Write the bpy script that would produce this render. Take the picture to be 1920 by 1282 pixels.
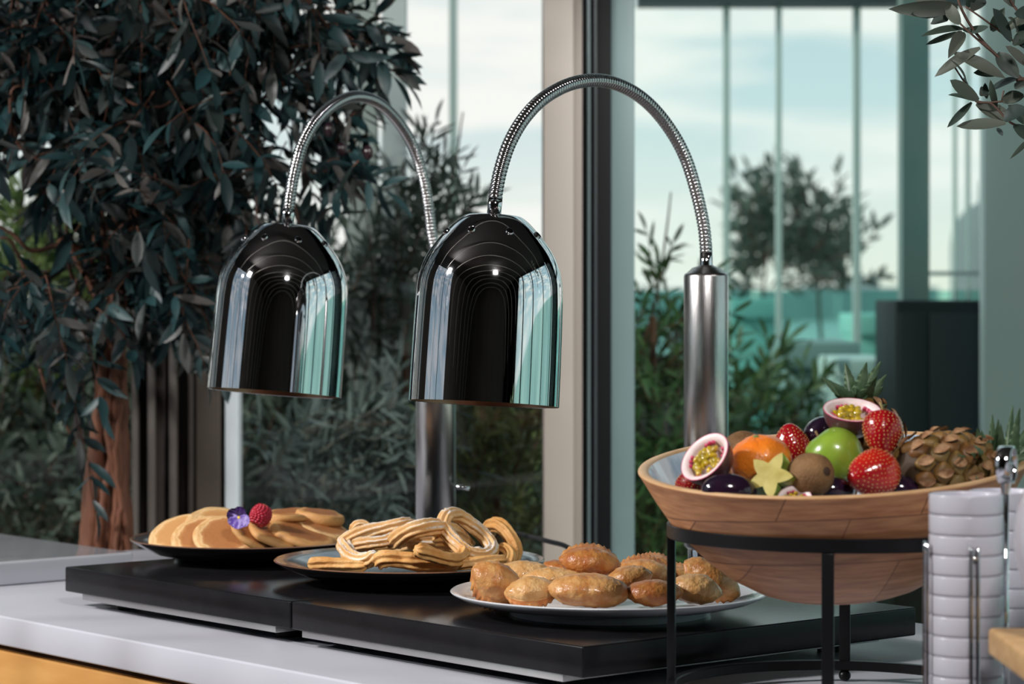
import bpy, math, random
from mathutils import Vector, Matrix, Euler, noise
R = random.Random(7)
sc = bpy.context.scene
for o in list(bpy.data.objects): bpy.data.objects.remove(o)

# ------------------------------------------------------------------ camera
F = 4880.0; CZ = 0.412; HY = 549.0
cam_d = bpy.data.cameras.new('camera'); cam = bpy.data.objects.new('camera', cam_d)
sc.collection.objects.link(cam); sc.camera = cam
cam.location = (0, 0, CZ); cam.rotation_euler = (math.pi/2, 0, 0)
cam_d.sensor_width = 36; cam_d.lens = 36*F/1920; cam_d.shift_y = -(641-HY)/1920
cam_d.clip_end = 2000; cam_d.clip_start = .05
cam_d.dof.use_dof = True; cam_d.dof.focus_distance = 2.95; cam_d.dof.aperture_fstop = 7.2

# ------------------------------------------------------------------ world
w = bpy.data.worlds.new('sky'); sc.world = w; w.use_nodes = True
nt = w.node_tree; nt.nodes.clear(); N = nt.nodes.new; L = nt.links.new
out = N('ShaderNodeOutputWorld'); bg = N('ShaderNodeBackground'); L(bg.outputs[0], out.inputs[0])
tc = N('ShaderNodeTexCoord'); sep = N('ShaderNodeSeparateXYZ'); L(tc.outputs['Generated'], sep.inputs[0])
rp = N('ShaderNodeValToRGB'); L(sep.outputs[2], rp.inputs[0])
e = rp.color_ramp.elements; e[0].position = 0.0; e[0].color = (.98, .96, .84, 1); e[1].position = .6; e[1].color = (.28, .44, .56, 1)
for p, c in ((.02, (.98, .97, .90, 1)), (.045, (.86, .91, .90, 1)), (.075, (.70, .83, .87, 1)), (.15, (.55, .70, .78, 1))):
    q = e.new(p); q.color = c
mp = N('ShaderNodeMapping'); mp.inputs['Scale'].default_value = (5, 5, 30); L(tc.outputs['Generated'], mp.inputs[0])
nz = N('ShaderNodeTexNoise'); nz.inputs['Scale'].default_value = 1.3; nz.inputs['Detail'].default_value = 4; L(mp.outputs[0], nz.inputs['Vector'])
r2 = N('ShaderNodeValToRGB'); r2.color_ramp.elements[0].position = .44; r2.color_ramp.elements[1].position = .62; L(nz.outputs[0], r2.inputs[0])
mx = N('ShaderNodeMixRGB'); L(r2.outputs[0], mx.inputs[0]); L(rp.outputs[0], mx.inputs[1]); mx.inputs[2].default_value = (1.08, 1.03, 1.0, 1)
L(mx.outputs[0], bg.inputs[0]); bg.inputs[1].default_value = 1.02

# ------------------------------------------------------------------ lights
def light(name, kind, loc, target, energy, size=1, size_y=None, col=(1, 1, 1)):
    d = bpy.data.lights.new(name, kind); o = bpy.data.objects.new(name, d); sc.collection.objects.link(o)
    o.location = loc; o.rotation_euler = (Vector(target)-Vector(loc)).to_track_quat('-Z', 'Y').to_euler()
    d.energy = energy; d.color = col
    if kind == 'AREA':
        d.shape = 'RECTANGLE'; d.size = size; d.size_y = size_y or size
    return o
key = light('key_light', 'AREA', (-2.3, 2.35, 1.62), (0, 3.0, .2), 72, .26, .26, (1, .97, .94))
fill_l = light('overhead_fill', 'AREA', (.5, .2, 2.1), (.15, 2.8, .1), 70, .34, .34, (1, .97, .95))  # fill light added to lift the bowl and other camera-facing sides
spot = light('frame_fill_spot', 'SPOT', (1.7, 1.9, 2.05), (.20, 4.7, .10), 640, col=(1, .95, .90)); spot.data.spot_size = math.radians(30); spot.data.spot_blend = .6; spot.data.shadow_soft_size = .06  # spot added only to brighten the cream post and window frames
sun = light('sun', 'SUN', (-20, -5, 9), (0, 0, 0), 2.4, col=(1, .94, .85)); sun.data.angle = .02

sc.view_settings.view_transform = 'Standard'; sc.view_settings.look = 'None'
sc.view_settings.exposure = 0.0; sc.view_settings.gamma = 1.0; sc.view_settings.use_curve_mapping = False
try:
    sc.cycles.use_denoising = True; sc.cycles.max_bounces = 8; sc.cycles.transparent_max_bounces = 16
    sc.cycles.sample_clamp_indirect = 6; sc.cycles.blur_glossy = .3; sc.cycles.caustics_reflective = False
except Exception: pass

# ------------------------------------------------------------------ helpers
U = Vector((-.649, .761, 0)).normalized(); V = Vector((.761, .649, 0)).normalized()
P0 = Vector((.0722, 2.650, 0))
def UV(u, v, z=0): return P0 + U*u + V*v + Vector((0, 0, z))
def at(px, py, Y): return Vector(((px-960)/F*Y, Y, CZ-(py-HY)/F*Y))
def zpx(py, Y): return CZ-(py-HY)/F*Y
Rx = lambda a: Matrix.Rotation(math.radians(a), 4, 'X')
Ry = lambda a: Matrix.Rotation(math.radians(a), 4, 'Y')
Rz = lambda a: Matrix.Rotation(math.radians(a), 4, 'Z')
T = Matrix.Translation
WM = {}
class G:
    def __init__(s): s.v = []; s.f = []; s.m = []
    def add(s, v, f, mi=0, M=None):
        b = len(s.v); s.v += [(M @ Vector(p)) if M else Vector(p) for p in v]
        s.f += [tuple(b+i for i in q) for q in f]; s.m += [mi]*len(f); return s
    def merge(s, g, M=None, mi=None):
        b = len(s.v); s.v += [(M @ p) if M else p.copy() for p in g.v]
        s.f += [tuple(b+i for i in q) for q in g.f]; s.m += [mi if mi is not None else k for k in g.m]; return s
    def obj(s, name, mats, parent=None, smooth=True, world=True, sharp=None):
        me = bpy.data.meshes.new(name)
        vs = s.v
        if parent and world:
            inv = WM[parent.name].inverted(); vs = [inv @ p for p in s.v]
        me.from_pydata([tuple(p) for p in vs], [], s.f)
        if not isinstance(mats, (list, tuple)): mats = [mats]
        for m in mats: me.materials.append(m)
        if len(mats) > 1: me.polygons.foreach_set('material_index', s.m)
        me.polygons.foreach_set('use_smooth', [smooth]*len(me.polygons))
        if smooth and sharp:
            try: me.set_sharp_from_angle(angle=math.radians(sharp))
            except Exception: pass
        me.update()
        o = bpy.data.objects.new(name, me); sc.collection.objects.link(o)
        if parent: o.parent = parent
        WM[o.name] = (WM[parent.name] if parent else Matrix.Identity(4)).copy()
        return o
def empty(name, M, label=None, cat=None, group=None, kind=None):
    o = bpy.data.objects.new(name, None); sc.collection.objects.link(o); o.empty_display_size = .02
    if isinstance(M, Vector): M = T(M)
    o.matrix_world = M; WM[o.name] = M.copy(); tag(o, label, cat, group, kind); return o
def tag(o, label=None, cat=None, group=None, kind=None):
    if label: o['label'] = label
    if cat: o['category'] = cat
    if group: o['group'] = group
    if kind: o['kind'] = kind
    return o
def solo(g, name, mats, M, label, cat, group=None, smooth=True, sharp=None):
    """one-mesh thing: mesh in local coordinates, placed by M"""
    o = g.obj(name, mats, None, smooth, sharp=sharp); o.matrix_world = M; WM[o.name] = M.copy()
    return tag(o, label, cat, group)
def lathe(prof, seg=48, sx=1, sy=1):
    g = G(); n = len(prof); vs = []; fs = []; idx = []
    for (r, z) in prof:
        if r < 1e-6: idx.append([len(vs)]); vs.append((0, 0, z))
        else:
            idx.append(list(range(len(vs), len(vs)+seg)))
            for k in range(seg):
                a = 2*math.pi*k/seg; vs.append((r*math.cos(a)*sx, r*math.sin(a)*sy, z))
    for i in range(n-1):
        a, b = idx[i], idx[i+1]
        for k in range(seg):
            k2 = (k+1) % seg
            if len(a) == 1 and len(b) == 1: continue
            if len(a) == 1: fs.append((a[0], b[k2], b[k]))
            elif len(b) == 1: fs.append((a[k], a[k2], b[0]))
            else: fs.append((a[k], a[k2], b[k2], b[k]))
    return g.add(vs, fs)
def box(cx, cy, cz, sx, sy, sz, bev=0, M=None, g=None):
    g = g or G(); b = min(bev, sx/2.01, sy/2.01, sz/2.01)
    if b <= 0:
        v = [(cx+i*sx/2, cy+j*sy/2, cz+k*sz/2) for k in (-1, 1) for j in (-1, 1) for i in (-1, 1)]
        f = [(0, 2, 3, 1), (4, 5, 7, 6), (0, 1, 5, 4), (2, 6, 7, 3), (0, 4, 6, 2), (1, 3, 7, 5)]
        return g.add(v, f, 0, M)
    # rounded box: stacked rounded-rectangle rings
    v = []; f = []; rings = []
    S = 3
    def ring(ins, z):
        st = len(v); hx, hy = sx/2-b, sy/2-b; rr = b-ins
        for (qx, qy, a0) in ((1, 1, 0), (-1, 1, 90), (-1, -1, 180), (1, -1, 270)):
            for k in range(S+1):
                a = math.radians(a0+90*k/S)
                v.append((cx+qx*hx+rr*math.cos(a), cy+qy*hy+rr*math.sin(a), cz+z))
        rings.append(list(range(st, len(v))))
    for k in range(S+1):
        a = math.pi/2*k/S; ring(b*(1-math.sin(a))*.999, -sz/2+b*(1-math.cos(a)))
    for k in range(S+1):
        a = math.pi/2*(1-k/S); ring(b*(1-math.sin(a))*.999, sz/2-b*(1-math.cos(a)))
    n = len(rings[0])
    for a, c in zip(rings, rings[1:]):
        for k in range(n): f.append((a[k], a[(k+1) % n], c[(k+1) % n], c[k]))
    f.append(tuple(reversed(rings[0]))); f.append(tuple(rings[-1]))
    return g.add(v, f, 0, M)
def catmull(pts, n=8, closed=False):
    P = [Vector(p) for p in pts]; o = []; m = len(P)
    rng = m if closed else m-1
    for i in range(rng):
        p0 = P[(i-1) % m] if closed or i > 0 else P[0]*2-P[1]
        p1 = P[i]; p2 = P[(i+1) % m]
        p3 = P[(i+2) % m] if closed or i+2 < m else P[-1]*2-P[-2]
        for k in range(n):
            t = k/n
            o.append(.5*((2*p1)+(-p0+p2)*t+(2*p0-5*p1+4*p2-p3)*t*t+(-p0+3*p1-3*p2+p3)*t**3))
    if not closed: o.append(P[-1].copy())
    return o
def resample(pts, step):
    o = [pts[0].copy()]; acc = 0
    for a, b in zip(pts, pts[1:]):
        d = (b-a).length; 
        while acc+d >= step and d > 1e-9:
            t = (step-acc)/d; a = a.lerp(b, t); o.append(a.copy()); d = (b-a).length; acc = 0
        acc += d
    return o
def sweep(pts, rad, seg=12, section=None, closed=False, cap=True, twist=0):
    """rad: number or f(i,n); section: f(angle)->radial factor"""
    g = G(); n = len(pts); vs = []; fs = []
    tg = []
    for i in range(n):
        a = pts[i-1] if (i > 0 or closed) else pts[0]; b = pts[(i+1) % n] if (i < n-1 or closed) else pts[-1]
        t = (b-a); tg.append(t.normalized() if t.length > 1e-9 else Vector((0, 0, 1)))
    nrm = tg[0].orthogonal().normalized(); 
    for i in range(n):
        nrm = (nrm-tg[i]*nrm.dot(tg[i]));
        nrm = nrm.normalized() if nrm.length > 1e-6 else tg[i].orthogonal().normalized()
        bn = tg[i].cross(nrm); r = rad(i, n) if callable(rad) else rad
        for k in range(seg):
            a = 2*math.pi*k/seg; q = section(a+twist*i) if section else 1
            vs.append(pts[i]+(nrm*math.cos(a)+bn*math.sin(a))*r*q)
    for i in range(n if closed else n-1):
        j = (i+1) % n
        for k in range(seg): fs.append((i*seg+k, i*seg+(k+1) % seg, j*seg+(k+1) % seg, j*seg+k))
    if cap and not closed:
        fs.append(tuple(reversed(range(seg)))); fs.append(tuple(range((n-1)*seg, n*seg)))
    return g.add(vs, fs)
def ellipsoid(rx, ry, rz, nu=24, nv=14, fn=None):
    prof = [(math.sin(math.pi*i/nv), -math.cos(math.pi*i/nv)) for i in range(nv+1)]
    prof[0] = (0, -1); prof[-1] = (0, 1)
    g = lathe(prof, nu)
    for p in g.v:
        s = fn(p) if fn else 1
        p.x *= rx*s; p.y *= ry*s; p.z *= rz*s
    return g
def noised(g, amp, sc_, seed=0):
    o = Vector((seed*3.1, seed*1.7, seed))
    for i, p in enumerate(g.v):
        n = noise.noise_vector(p*sc_+o); g.v[i] = p+n*amp
    return g

# ------------------------------------------------------------------ materials
MATS = {}
def mat(name, col=(.5, .5, .5), rough=.5, metal=0, col2=None, nscale=8, ramp=(.35, .65), bump=0, bscale=40, sss=0, coat=0,
        trans=0, emit=None, spec=.5, stretch=None, island=None, ior=1.45, detail=4, btype='noise', transl=0):
    if name in MATS: return MATS[name]
    m = bpy.data.materials.new(name); m.use_nodes = True; nt = m.node_tree; b = nt.nodes['Principled BSDF']
    N = nt.nodes.new; L = nt.links.new
    b.inputs['Base Color'].default_value = (*col, 1); b.inputs['Roughness'].default_value = rough
    b.inputs['Metallic'].default_value = metal; b.inputs['Specular IOR Level'].default_value = spec
    b.inputs['IOR'].default_value = ior
    if coat: b.inputs['Coat Weight'].default_value = coat; b.inputs['Coat Roughness'].default_value = .08
    if sss:
        b.inputs['Subsurface Weight'].default_value = sss; b.inputs['Subsurface Scale'].default_value = .006
        b.inputs['Subsurface Radius'].default_value = (1, .5, .3)
    if trans: b.inputs['Transmission Weight'].default_value = trans
    if emit: b.inputs['Emission Color'].default_value = (*emit[0], 1); b.inputs['Emission Strength'].default_value = emit[1]
    tc = N('ShaderNodeTexCoord'); mp = N('ShaderNodeMapping'); L(tc.outputs['Object'], mp.inputs[0])
    if stretch: mp.inputs['Scale'].default_value = stretch
    if col2 is not None and not island:
        nz = N('ShaderNodeTexNoise'); nz.inputs['Scale'].default_value = nscale; nz.inputs['Detail'].default_value = detail
        L(mp.outputs[0], nz.inputs['Vector'])
        rp = N('ShaderNodeValToRGB'); rp.color_ramp.elements[0].position = ramp[0]; rp.color_ramp.elements[1].position = ramp[1]
        rp.color_ramp.elements[0].color = (*col, 1); rp.color_ramp.elements[1].color = (*col2, 1)
        L(nz.outputs[0], rp.inputs[0]); L(rp.outputs[0], b.inputs['Base Color'])
    if island:
        ge = N('ShaderNodeNewGeometry'); rp = N('ShaderNodeValToRGB'); rp.color_ramp.interpolation = 'LINEAR'
        es = rp.color_ramp.elements; es[0].position = 0; es[0].color = (*island[0], 1); es[1].position = 1; es[1].color = (*island[-1], 1)
        for i, c in enumerate(island[1:-1]): q = es.new((i+1)/(len(island)-1)); q.color = (*c, 1)
        L(ge.outputs['Random Per Island'], rp.inputs[0]); L(rp.outputs[0], b.inputs['Base Color'])
    if bump:
        if btype == 'voronoi':
            bz = N('ShaderNodeTexVoronoi'); bz.inputs['Scale'].default_value = bscale
        else:
            bz = N('ShaderNodeTexNoise'); bz.inputs['Scale'].default_value = bscale; bz.inputs['Detail'].default_value = 3
        L(mp.outputs[0], bz.inputs['Vector'])
        bp = N('ShaderNodeBump'); bp.inputs['Strength'].default_value = bump; bp.inputs['Distance'].default_value = .002
        L(bz.outputs[0], bp.inputs['Height']); L(bp.outputs[0], b.inputs['Normal'])
    if transl:
        tr = N('ShaderNodeBsdfTranslucent'); ms = N('ShaderNodeMixShader'); ms.inputs[0].default_value = transl
        if island: L(rp.outputs[0], tr.inputs[0])
        else: tr.inputs[0].default_value = (*col, 1)
        L(b.outputs[0], ms.inputs[1]); L(tr.outputs[0], ms.inputs[2]); L(ms.outputs[0], nt.nodes['Material Output'].inputs[0])
    MATS[name] = m; return m
def glass(name, tint, refl=1.0, ior=1.45):
    m = bpy.data.materials.new(name); m.use_nodes = True; nt = m.node_tree; nt.nodes.clear(); N = nt.nodes.new; L = nt.links.new
    o = N('ShaderNodeOutputMaterial'); ms = N('ShaderNodeMixShader'); t = N('ShaderNodeBsdfTransparent'); gl = N('ShaderNodeBsdfGlossy')
    fr = N('ShaderNodeFresnel'); fr.inputs[0].default_value = ior
    mu = N('ShaderNodeMath'); mu.operation = 'MULTIPLY'; mu.inputs[1].default_value = refl
    t.inputs[0].default_value = (*tint, 1); gl.inputs['Roughness'].default_value = 0.0
    L(fr.outputs[0], mu.inputs[0]); L(mu.outputs[0], ms.inputs[0]); L(t.outputs[0], ms.inputs[1]); L(gl.outputs[0], ms.inputs[2]); L(ms.outputs[0], o.inputs[0])
    return m
def radial(name, stops, rough=.5, axis='xy', sc_=1.0, warp=.0, wscale=30, bump=.2, bscale=60, sss=0, coat=0, spec=.4, z=False):
    """colour from distance to the object's own axis (or its own height when z), as baked / glazed on the thing itself"""
    m = bpy.data.materials.new(name); m.use_nodes = True; nt = m.node_tree; b = nt.nodes['Principled BSDF']; N = nt.nodes.new; L = nt.links.new
    tc = N('ShaderNodeTexCoord'); mp = N('ShaderNodeMapping'); L(tc.outputs['Object'], mp.inputs[0])
    if z: mp.inputs['Scale'].default_value = (0, 0, 1)
    elif axis == 'xy': mp.inputs['Scale'].default_value = (1, 1, 0)
    if z: ln = N('ShaderNodeSeparateXYZ'); L(mp.outputs[0], ln.inputs[0]); src = ln.outputs[2]
    else: ln = N('ShaderNodeVectorMath'); ln.operation = 'LENGTH'; L(mp.outputs[0], ln.inputs[0]); src = ln.outputs['Value']
    nz = N('ShaderNodeTexNoise'); nz.inputs['Scale'].default_value = wscale; nz.inputs['Detail'].default_value = 4; L(tc.outputs['Object'], nz.inputs['Vector'])
    sb = N('ShaderNodeMath'); sb.operation = 'MULTIPLY_ADD'; L(nz.outputs[0], sb.inputs[0]); sb.inputs[1].default_value = warp; sb.inputs[2].default_value = -warp/2
    ad = N('ShaderNodeMath'); ad.operation = 'ADD'; L(src, ad.inputs[0]); L(sb.outputs[0], ad.inputs[1])
    dv = N('ShaderNodeMath'); dv.operation = 'DIVIDE'; L(ad.outputs[0], dv.inputs[0]); dv.inputs[1].default_value = sc_
    rp = N('ShaderNodeValToRGB'); es = rp.color_ramp.elements
    es[0].position = stops[0][0]; es[0].color = (*stops[0][1], 1); es[1].position = stops[-1][0]; es[1].color = (*stops[-1][1], 1)
    for p, c in stops[1:-1]: q = es.new(p); q.color = (*c, 1)
    L(dv.outputs[0], rp.inputs[0]); L(rp.outputs[0], b.inputs['Base Color'])
    b.inputs['Roughness'].default_value = rough; b.inputs['Specular IOR Level'].default_value = spec
    if coat: b.inputs['Coat Weight'].default_value = coat; b.inputs['Coat Roughness'].default_value = .06
    if sss: b.inputs['Subsurface Weight'].default_value = sss; b.inputs['Subsurface Scale'].default_value = .005
    if bump:
        bz = N('ShaderNodeTexNoise'); bz.inputs['Scale'].default_value = bscale; bz.inputs['Detail'].default_value = 3; L(tc.outputs['Object'], bz.inputs['Vector'])
        bp = N('ShaderNodeBump'); bp.inputs['Strength'].default_value = bump; bp.inputs['Distance'].default_value = .002
        L(bz.outputs[0], bp.inputs['Height']); L(bp.outputs[0], b.inputs['Normal'])
    return m

chrome = mat('chrome', (.80, .80, .82), .035, 1)
chrome_in = mat('chrome_wood_tint', (.62, .40, .28), .3, 1)  # brown put into the metal stands for wood mirrored inside the shade
steel = mat('brushed_steel', (.60, .58, .57), .24, 1, bump=.12, bscale=60, stretch=(20, 20, .6))
goose = mat('gooseneck_steel', (.62, .62, .63), .16, 1)
black_metal = mat('black_powder_metal', (.007, .007, .008), .34, spec=.22)
slab_m = mat('black_slab', (.010, .0095, .011), .22, col2=(.013, .012, .0135), nscale=30, spec=.18, bump=.04, bscale=200)
alu = mat('aluminium_edge', (.55, .54, .53), .34, 1)
rubber = mat('black_rubber', (.015, .015, .016), .8)
counter_m = mat('white_stone', (.50, .50, .56), .34, col2=(.54, .54, .60), nscale=6, spec=.16)
counter2_m = mat('grey_stone', (.56, .57, .62), .10, col2=(.61, .62, .67), nscale=6, spec=.5)
honey = mat('honey_wood', (.54, .26, .075), .45, col2=(.63, .33, .105), nscale=7, stretch=(1, 1, 6))
gapm = mat('dark_gap', (.06, .03, .02), .8)

# ------------------------------------------------------------------ setting: room
def slab(name, x0, x1, y0, y1, z0, z1, m, bev=0, parent=None, smooth=False):
    g = box((x0+x1)/2, (y0+y1)/2, (z0+z1)/2, x1-x0, y1-y0, z1-z0, bev); o = g.obj(name, m, parent, smooth or bev > 0, sharp=40 if bev else None)
    if not parent: o['kind'] = 'structure'
    return o
FZ = -.90; CE = 2.15; WY = 4.70
floor_m = mat('floor_dark', (.06, .045, .035), .5, col2=(.09, .065, .05), nscale=4)
wall_m = mat('wall_dark', (.035, .028, .026), .7, col2=(.05, .04, .036), nscale=2)
ceil_m = mat('ceiling_dark', (.03, .026, .025), .7)
slab('floor', -3.4, 3.4, -3.2, WY+.1, FZ-.1, FZ, floor_m)
slab('ceiling', -3.4, 3.4, -3.2, WY+.15, CE, CE+.1, ceil_m)
slab('wall_back', -3.4, 3.4, -3.3, -3.2, FZ, CE, wall_m)
slab('wall_left', -3.5, -3.4, -3.2, 1.35, FZ, CE, wall_m)
slab('trim_14', -3.5, -3.4, 3.75, WY+.1, FZ, CE, wall_m)
slab('trim_15', -3.5, -3.4, 1.35, 3.75, FZ, -.35, wall_m)
rib_m = mat('ceiling_rib', (.30, .28, .25), .5)
for i in range(9):
    y = -2.6+i*.75
    pts = [Vector((3.2*math.cos(a), y, .95+1.15*math.sin(a))) for a in [math.pi*k/28 for k in range(29)]]
    tag(sweep(pts, .022, 6).obj(f'trim_{i+1}', rib_m), kind='structure')
# right hand glazed wall (its light and its bars are what the chrome mirrors)
cream = mat('cream_paint', (.345, .315, .285), .5)
dark_frame = mat('dark_bronze_frame', (.004, .005, .006), .55, spec=.15)
grey_frame = mat('grey_green_frame', (.13, .20, .205), .4)
pane_clear = glass('clear_glass', (.95, .98, .97), .9)
pane_teal = glass('teal_glass', (.90, .975, .955), 1.0)
wl = empty('window_5', Vector((-3.45, 2.5, -.35)), kind='structure')
box(-3.45, 2.55, (CE-.35)/2, .012, 2.4, CE+.35).obj('pane', glass('side_glass', (.62, .65, .68), .9), wl, False)
g = G(); box(-3.45, 2.35, (CE-.35)/2, .06, .05, CE+.35, g=g); box(-3.45, 3.05, (CE-.35)/2, .06, .03, CE+.35, g=g); g.obj('window_frame', dark_frame, wl, False)
wr = empty('window_4', Vector((3.4, 1, FZ)), kind='structure')
box(3.4, .8, (FZ+CE)/2, .012, 7.8, CE-FZ, g=G()).obj('pane', pane_teal, wr, False)
g = G()
for i in range(7): box(3.4, -3.1+i*1.28, (FZ+CE)/2, .10, .09, CE-FZ, g=g)
box(3.4, .8, FZ+.06, .10, 7.8, .12, g=g); box(3.4, .8, CE-.06, .10, 7.8, .12, g=g)
g.obj('window_frame', dark_frame, wr, False)

def X(px, Y=WY): return (px-960)/F*Y
def post(name, p0, p1, m, Y=WY, dep=.1, z0=FZ, z1=CE, bev=.003, parent=None):
    return slab(name, X(p0, Y), X(p1, Y), Y, Y+dep, z0, z1, m, bev, parent)
# window 1: clear pane between the bronze jamb on the left and the cream post
w1 = empty('window_1', Vector((X(740), WY, FZ)), kind='structure')
box((X(455)+X(1020))/2, WY+.05, (FZ+CE)/2, X(1020)-X(455), .010, CE-FZ).obj('pane', pane_clear, w1, False)
post('window_frame', 421, 447, mat('pale_grey_frame', (.50, .56, .60), .45), WY-.01, .07, parent=w1)
tag(post('trim_11', 1018, 1076, cream, WY-.02, .16), kind='structure')
tag(post('trim_12', 1075, 1092, mat('cream_shaded', (.26, .235, .21), .5), WY-.005, .14), kind='structure')  # darker copy of the cream: the post's less lit side in colour
# window 2: sliding door, dark stile with its rubber strips and a grey green inner stile
w2 = empty('window_2', Vector((X(1400), WY, FZ)), kind='structure')
post('window_frame', 1091, 1146, dark_frame, WY, .09, parent=w2)
post('rubber_strip', 1101, 1107, mat('strip_grey', (.10, .14, .15), .3), WY-.012, .02, parent=w2)
post('rubber_strip', 1114, 1119, mat('strip_dark', (.05, .06, .065), .4), WY-.008, .02, parent=w2)
post('stile', 1145, 1190, grey_frame, WY+.01, .07, parent=w2)
box((X(1188)+3.35)/2, WY+.05, (FZ+CE)/2, 3.35-X(1188), .010, CE-FZ).obj('pane', pane_teal, w2, False)
# bronze jamb, a stack of upright ribs, left of window 1
jamb = mat('bronze_jamb', (.028, .022, .019), .5); jl = mat('bronze_jamb_light', (.085, .075, .068), .5)
dj = empty('door_1', Vector((X(330), WY, FZ)), kind='structure')
post('door_panel', 246, 422, jamb, WY+.03, .06, parent=dj)
for a, b, mm, yy in ((246, 258, jl, -.02), (276, 290, jl, -.02), (292, 312, jamb, 0), (316, 330, jl, -.015), (352, 362, jamb, -.015), (366, 414, mat('bronze_leaf', (.045, .036, .03), .5), -.005)):
    post('door_stile', a, b, mm, WY+yy, .05, parent=dj)
w3 = empty('window_3', Vector((-2, WY, FZ)), kind='structure')
box((-3.35+X(246))/2, WY+.05, (FZ+CE)/2, X(246)+3.35, .010, CE-FZ).obj('pane', pane_clear, w3, False)
g = G(); box(-1.6, WY+.05, (FZ+CE)/2, .08, .08, CE-FZ, g=g); box(-2.7, WY+.05, (FZ+CE)/2, .08, .08, CE-FZ, g=g); g.obj('window_frame', dark_frame, w3, False)

# ------------------------------------------------------------------ outside
ground = mat('terrace_ground', (.26, .28, .27), .8, col2=(.36, .38, .36), nscale=.6)
slab('ground_side', -60, -3.6, -20, WY+.12, FZ-.25, FZ-.12, ground)
slab('ground', -60, 60, WY+.12, 11.5, FZ-.25, FZ-.12, ground)
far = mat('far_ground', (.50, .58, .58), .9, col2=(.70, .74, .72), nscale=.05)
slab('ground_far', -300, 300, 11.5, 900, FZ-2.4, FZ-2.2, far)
# tall windbreak glazing: beam, bars, panes
WB = 8.0
g0 = empty('glass_windbreak', Vector((1.2, WB, FZ-.12)), 'tall terrace windbreak of tinted glass sheets with thin pale joints under a dark beam', 'windbreak')
g = box(X(1195, WB)+2.5, WB, zpx(12, WB)+.13, 5.0, .12, .26, 0, None); g.obj('beam', mat('beam_dark', (.05, .07, .07), .5), g0, False)
mul = mat('glass_joint', (.50, .62, .58), .4)
for px, wd in ((850, 15), (1362, 12), (1460, 10), (1606, 13), (1790, 6), (1815, 6)):
    c = X(px, WB); box(c, WB, .55, wd/F*WB, .03, 2.9).obj('joint', mul, g0, False)
box(X(1450, WB)+1.4, WB+.06, (FZ+.43)/2-.02, 5.4, .012, .43-FZ+.02).obj('lower_pane', glass('deep_teal_glass', (.64, .87, .83), 1.0), g0, False)
box(X(1800, WB)+.6, WB-.06, zpx(513, WB), 1.6, .03, .012).obj('hand_rail', mat('rail_pale', (.5, .6, .6), .25, .6), g0, False)
slab('mirrored_block', 9, 9.3, -14, 9, FZ-.12, 1.0, mat('mirrored_teal', (.20, .36, .36), .7, col2=(.34, .52, .50), nscale=.8))  # unseen block added so the chrome mirrors teal below the sky
dcol = mat('outdoor_column', (.10, .19, .19), .45, col2=(.17, .22, .19), nscale=3)
YC = 6.6
o = slab('dark_column', X(1692, YC), X(1743, YC), YC, YC+.08, FZ-.12, 2.4, dcol); del o['kind']; tag(o, 'slim dark green grey outdoor column behind the sliding glass, left of the wide pale column', 'column')
YC = 6.0
o = slab('pale_column', X(1846, YC), X(2010, YC), YC, YC+.06, FZ-.12, 2.4, mat('pale_column', (.80, .90, .86), .6, col2=(.86, .93, .90), nscale=3)); del o['kind']; tag(o, 'wide pale grey column outside at the right edge of the view', 'column')
# grey upright column seen above the left lamp
YC = 5.6
o = slab('grey_column', X(652, YC), X(705, YC), YC, YC+.1, FZ-.12, 2.4, mat('grey_col', (.50, .56, .54), .6)); del o['kind']; tag(o, 'grey green column outside behind the olive crown, beside a pale strip', 'column')
o = slab('grey_column', X(716, YC), X(760, YC), YC, YC+.1, FZ-.12, 2.4, mat('grey_col2', (.68, .75, .76), .6)); del o['kind']; tag(o, 'light grey column outside left of the cloudy pane, behind the left gooseneck', 'column')
# dark cabinet
YC = 6.2
r = empty('outdoor_cabinet', at(1762, 1200, YC)+Vector((0, .2, 0)), 'large charcoal outdoor cabinet standing behind the tinted glass in front of the dark column', 'cabinet')
zt = zpx(563, YC); ob = mat('cabinet_dark', (.010, .016, .018), .6, spec=.2)
box((X(1682, YC)+X(1843, YC))/2, YC+.2, (zt+FZ-.12)/2, X(1843, YC)-X(1682, YC), .35, zt-FZ+.12, .006).obj('body', ob, r, True, sharp=40)
for a, b in ((1688, 1742), (1746, 1838)):
    box((X(a, YC)+X(b, YC))/2, YC+.022, (zt-.02+FZ)/2, X(b, YC)-X(a, YC), .01, zt-.04-FZ, .002).obj('door', mat('cabinet_door', (.014, .022, .024), .5, spec=.25), r, True, sharp=40)
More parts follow.
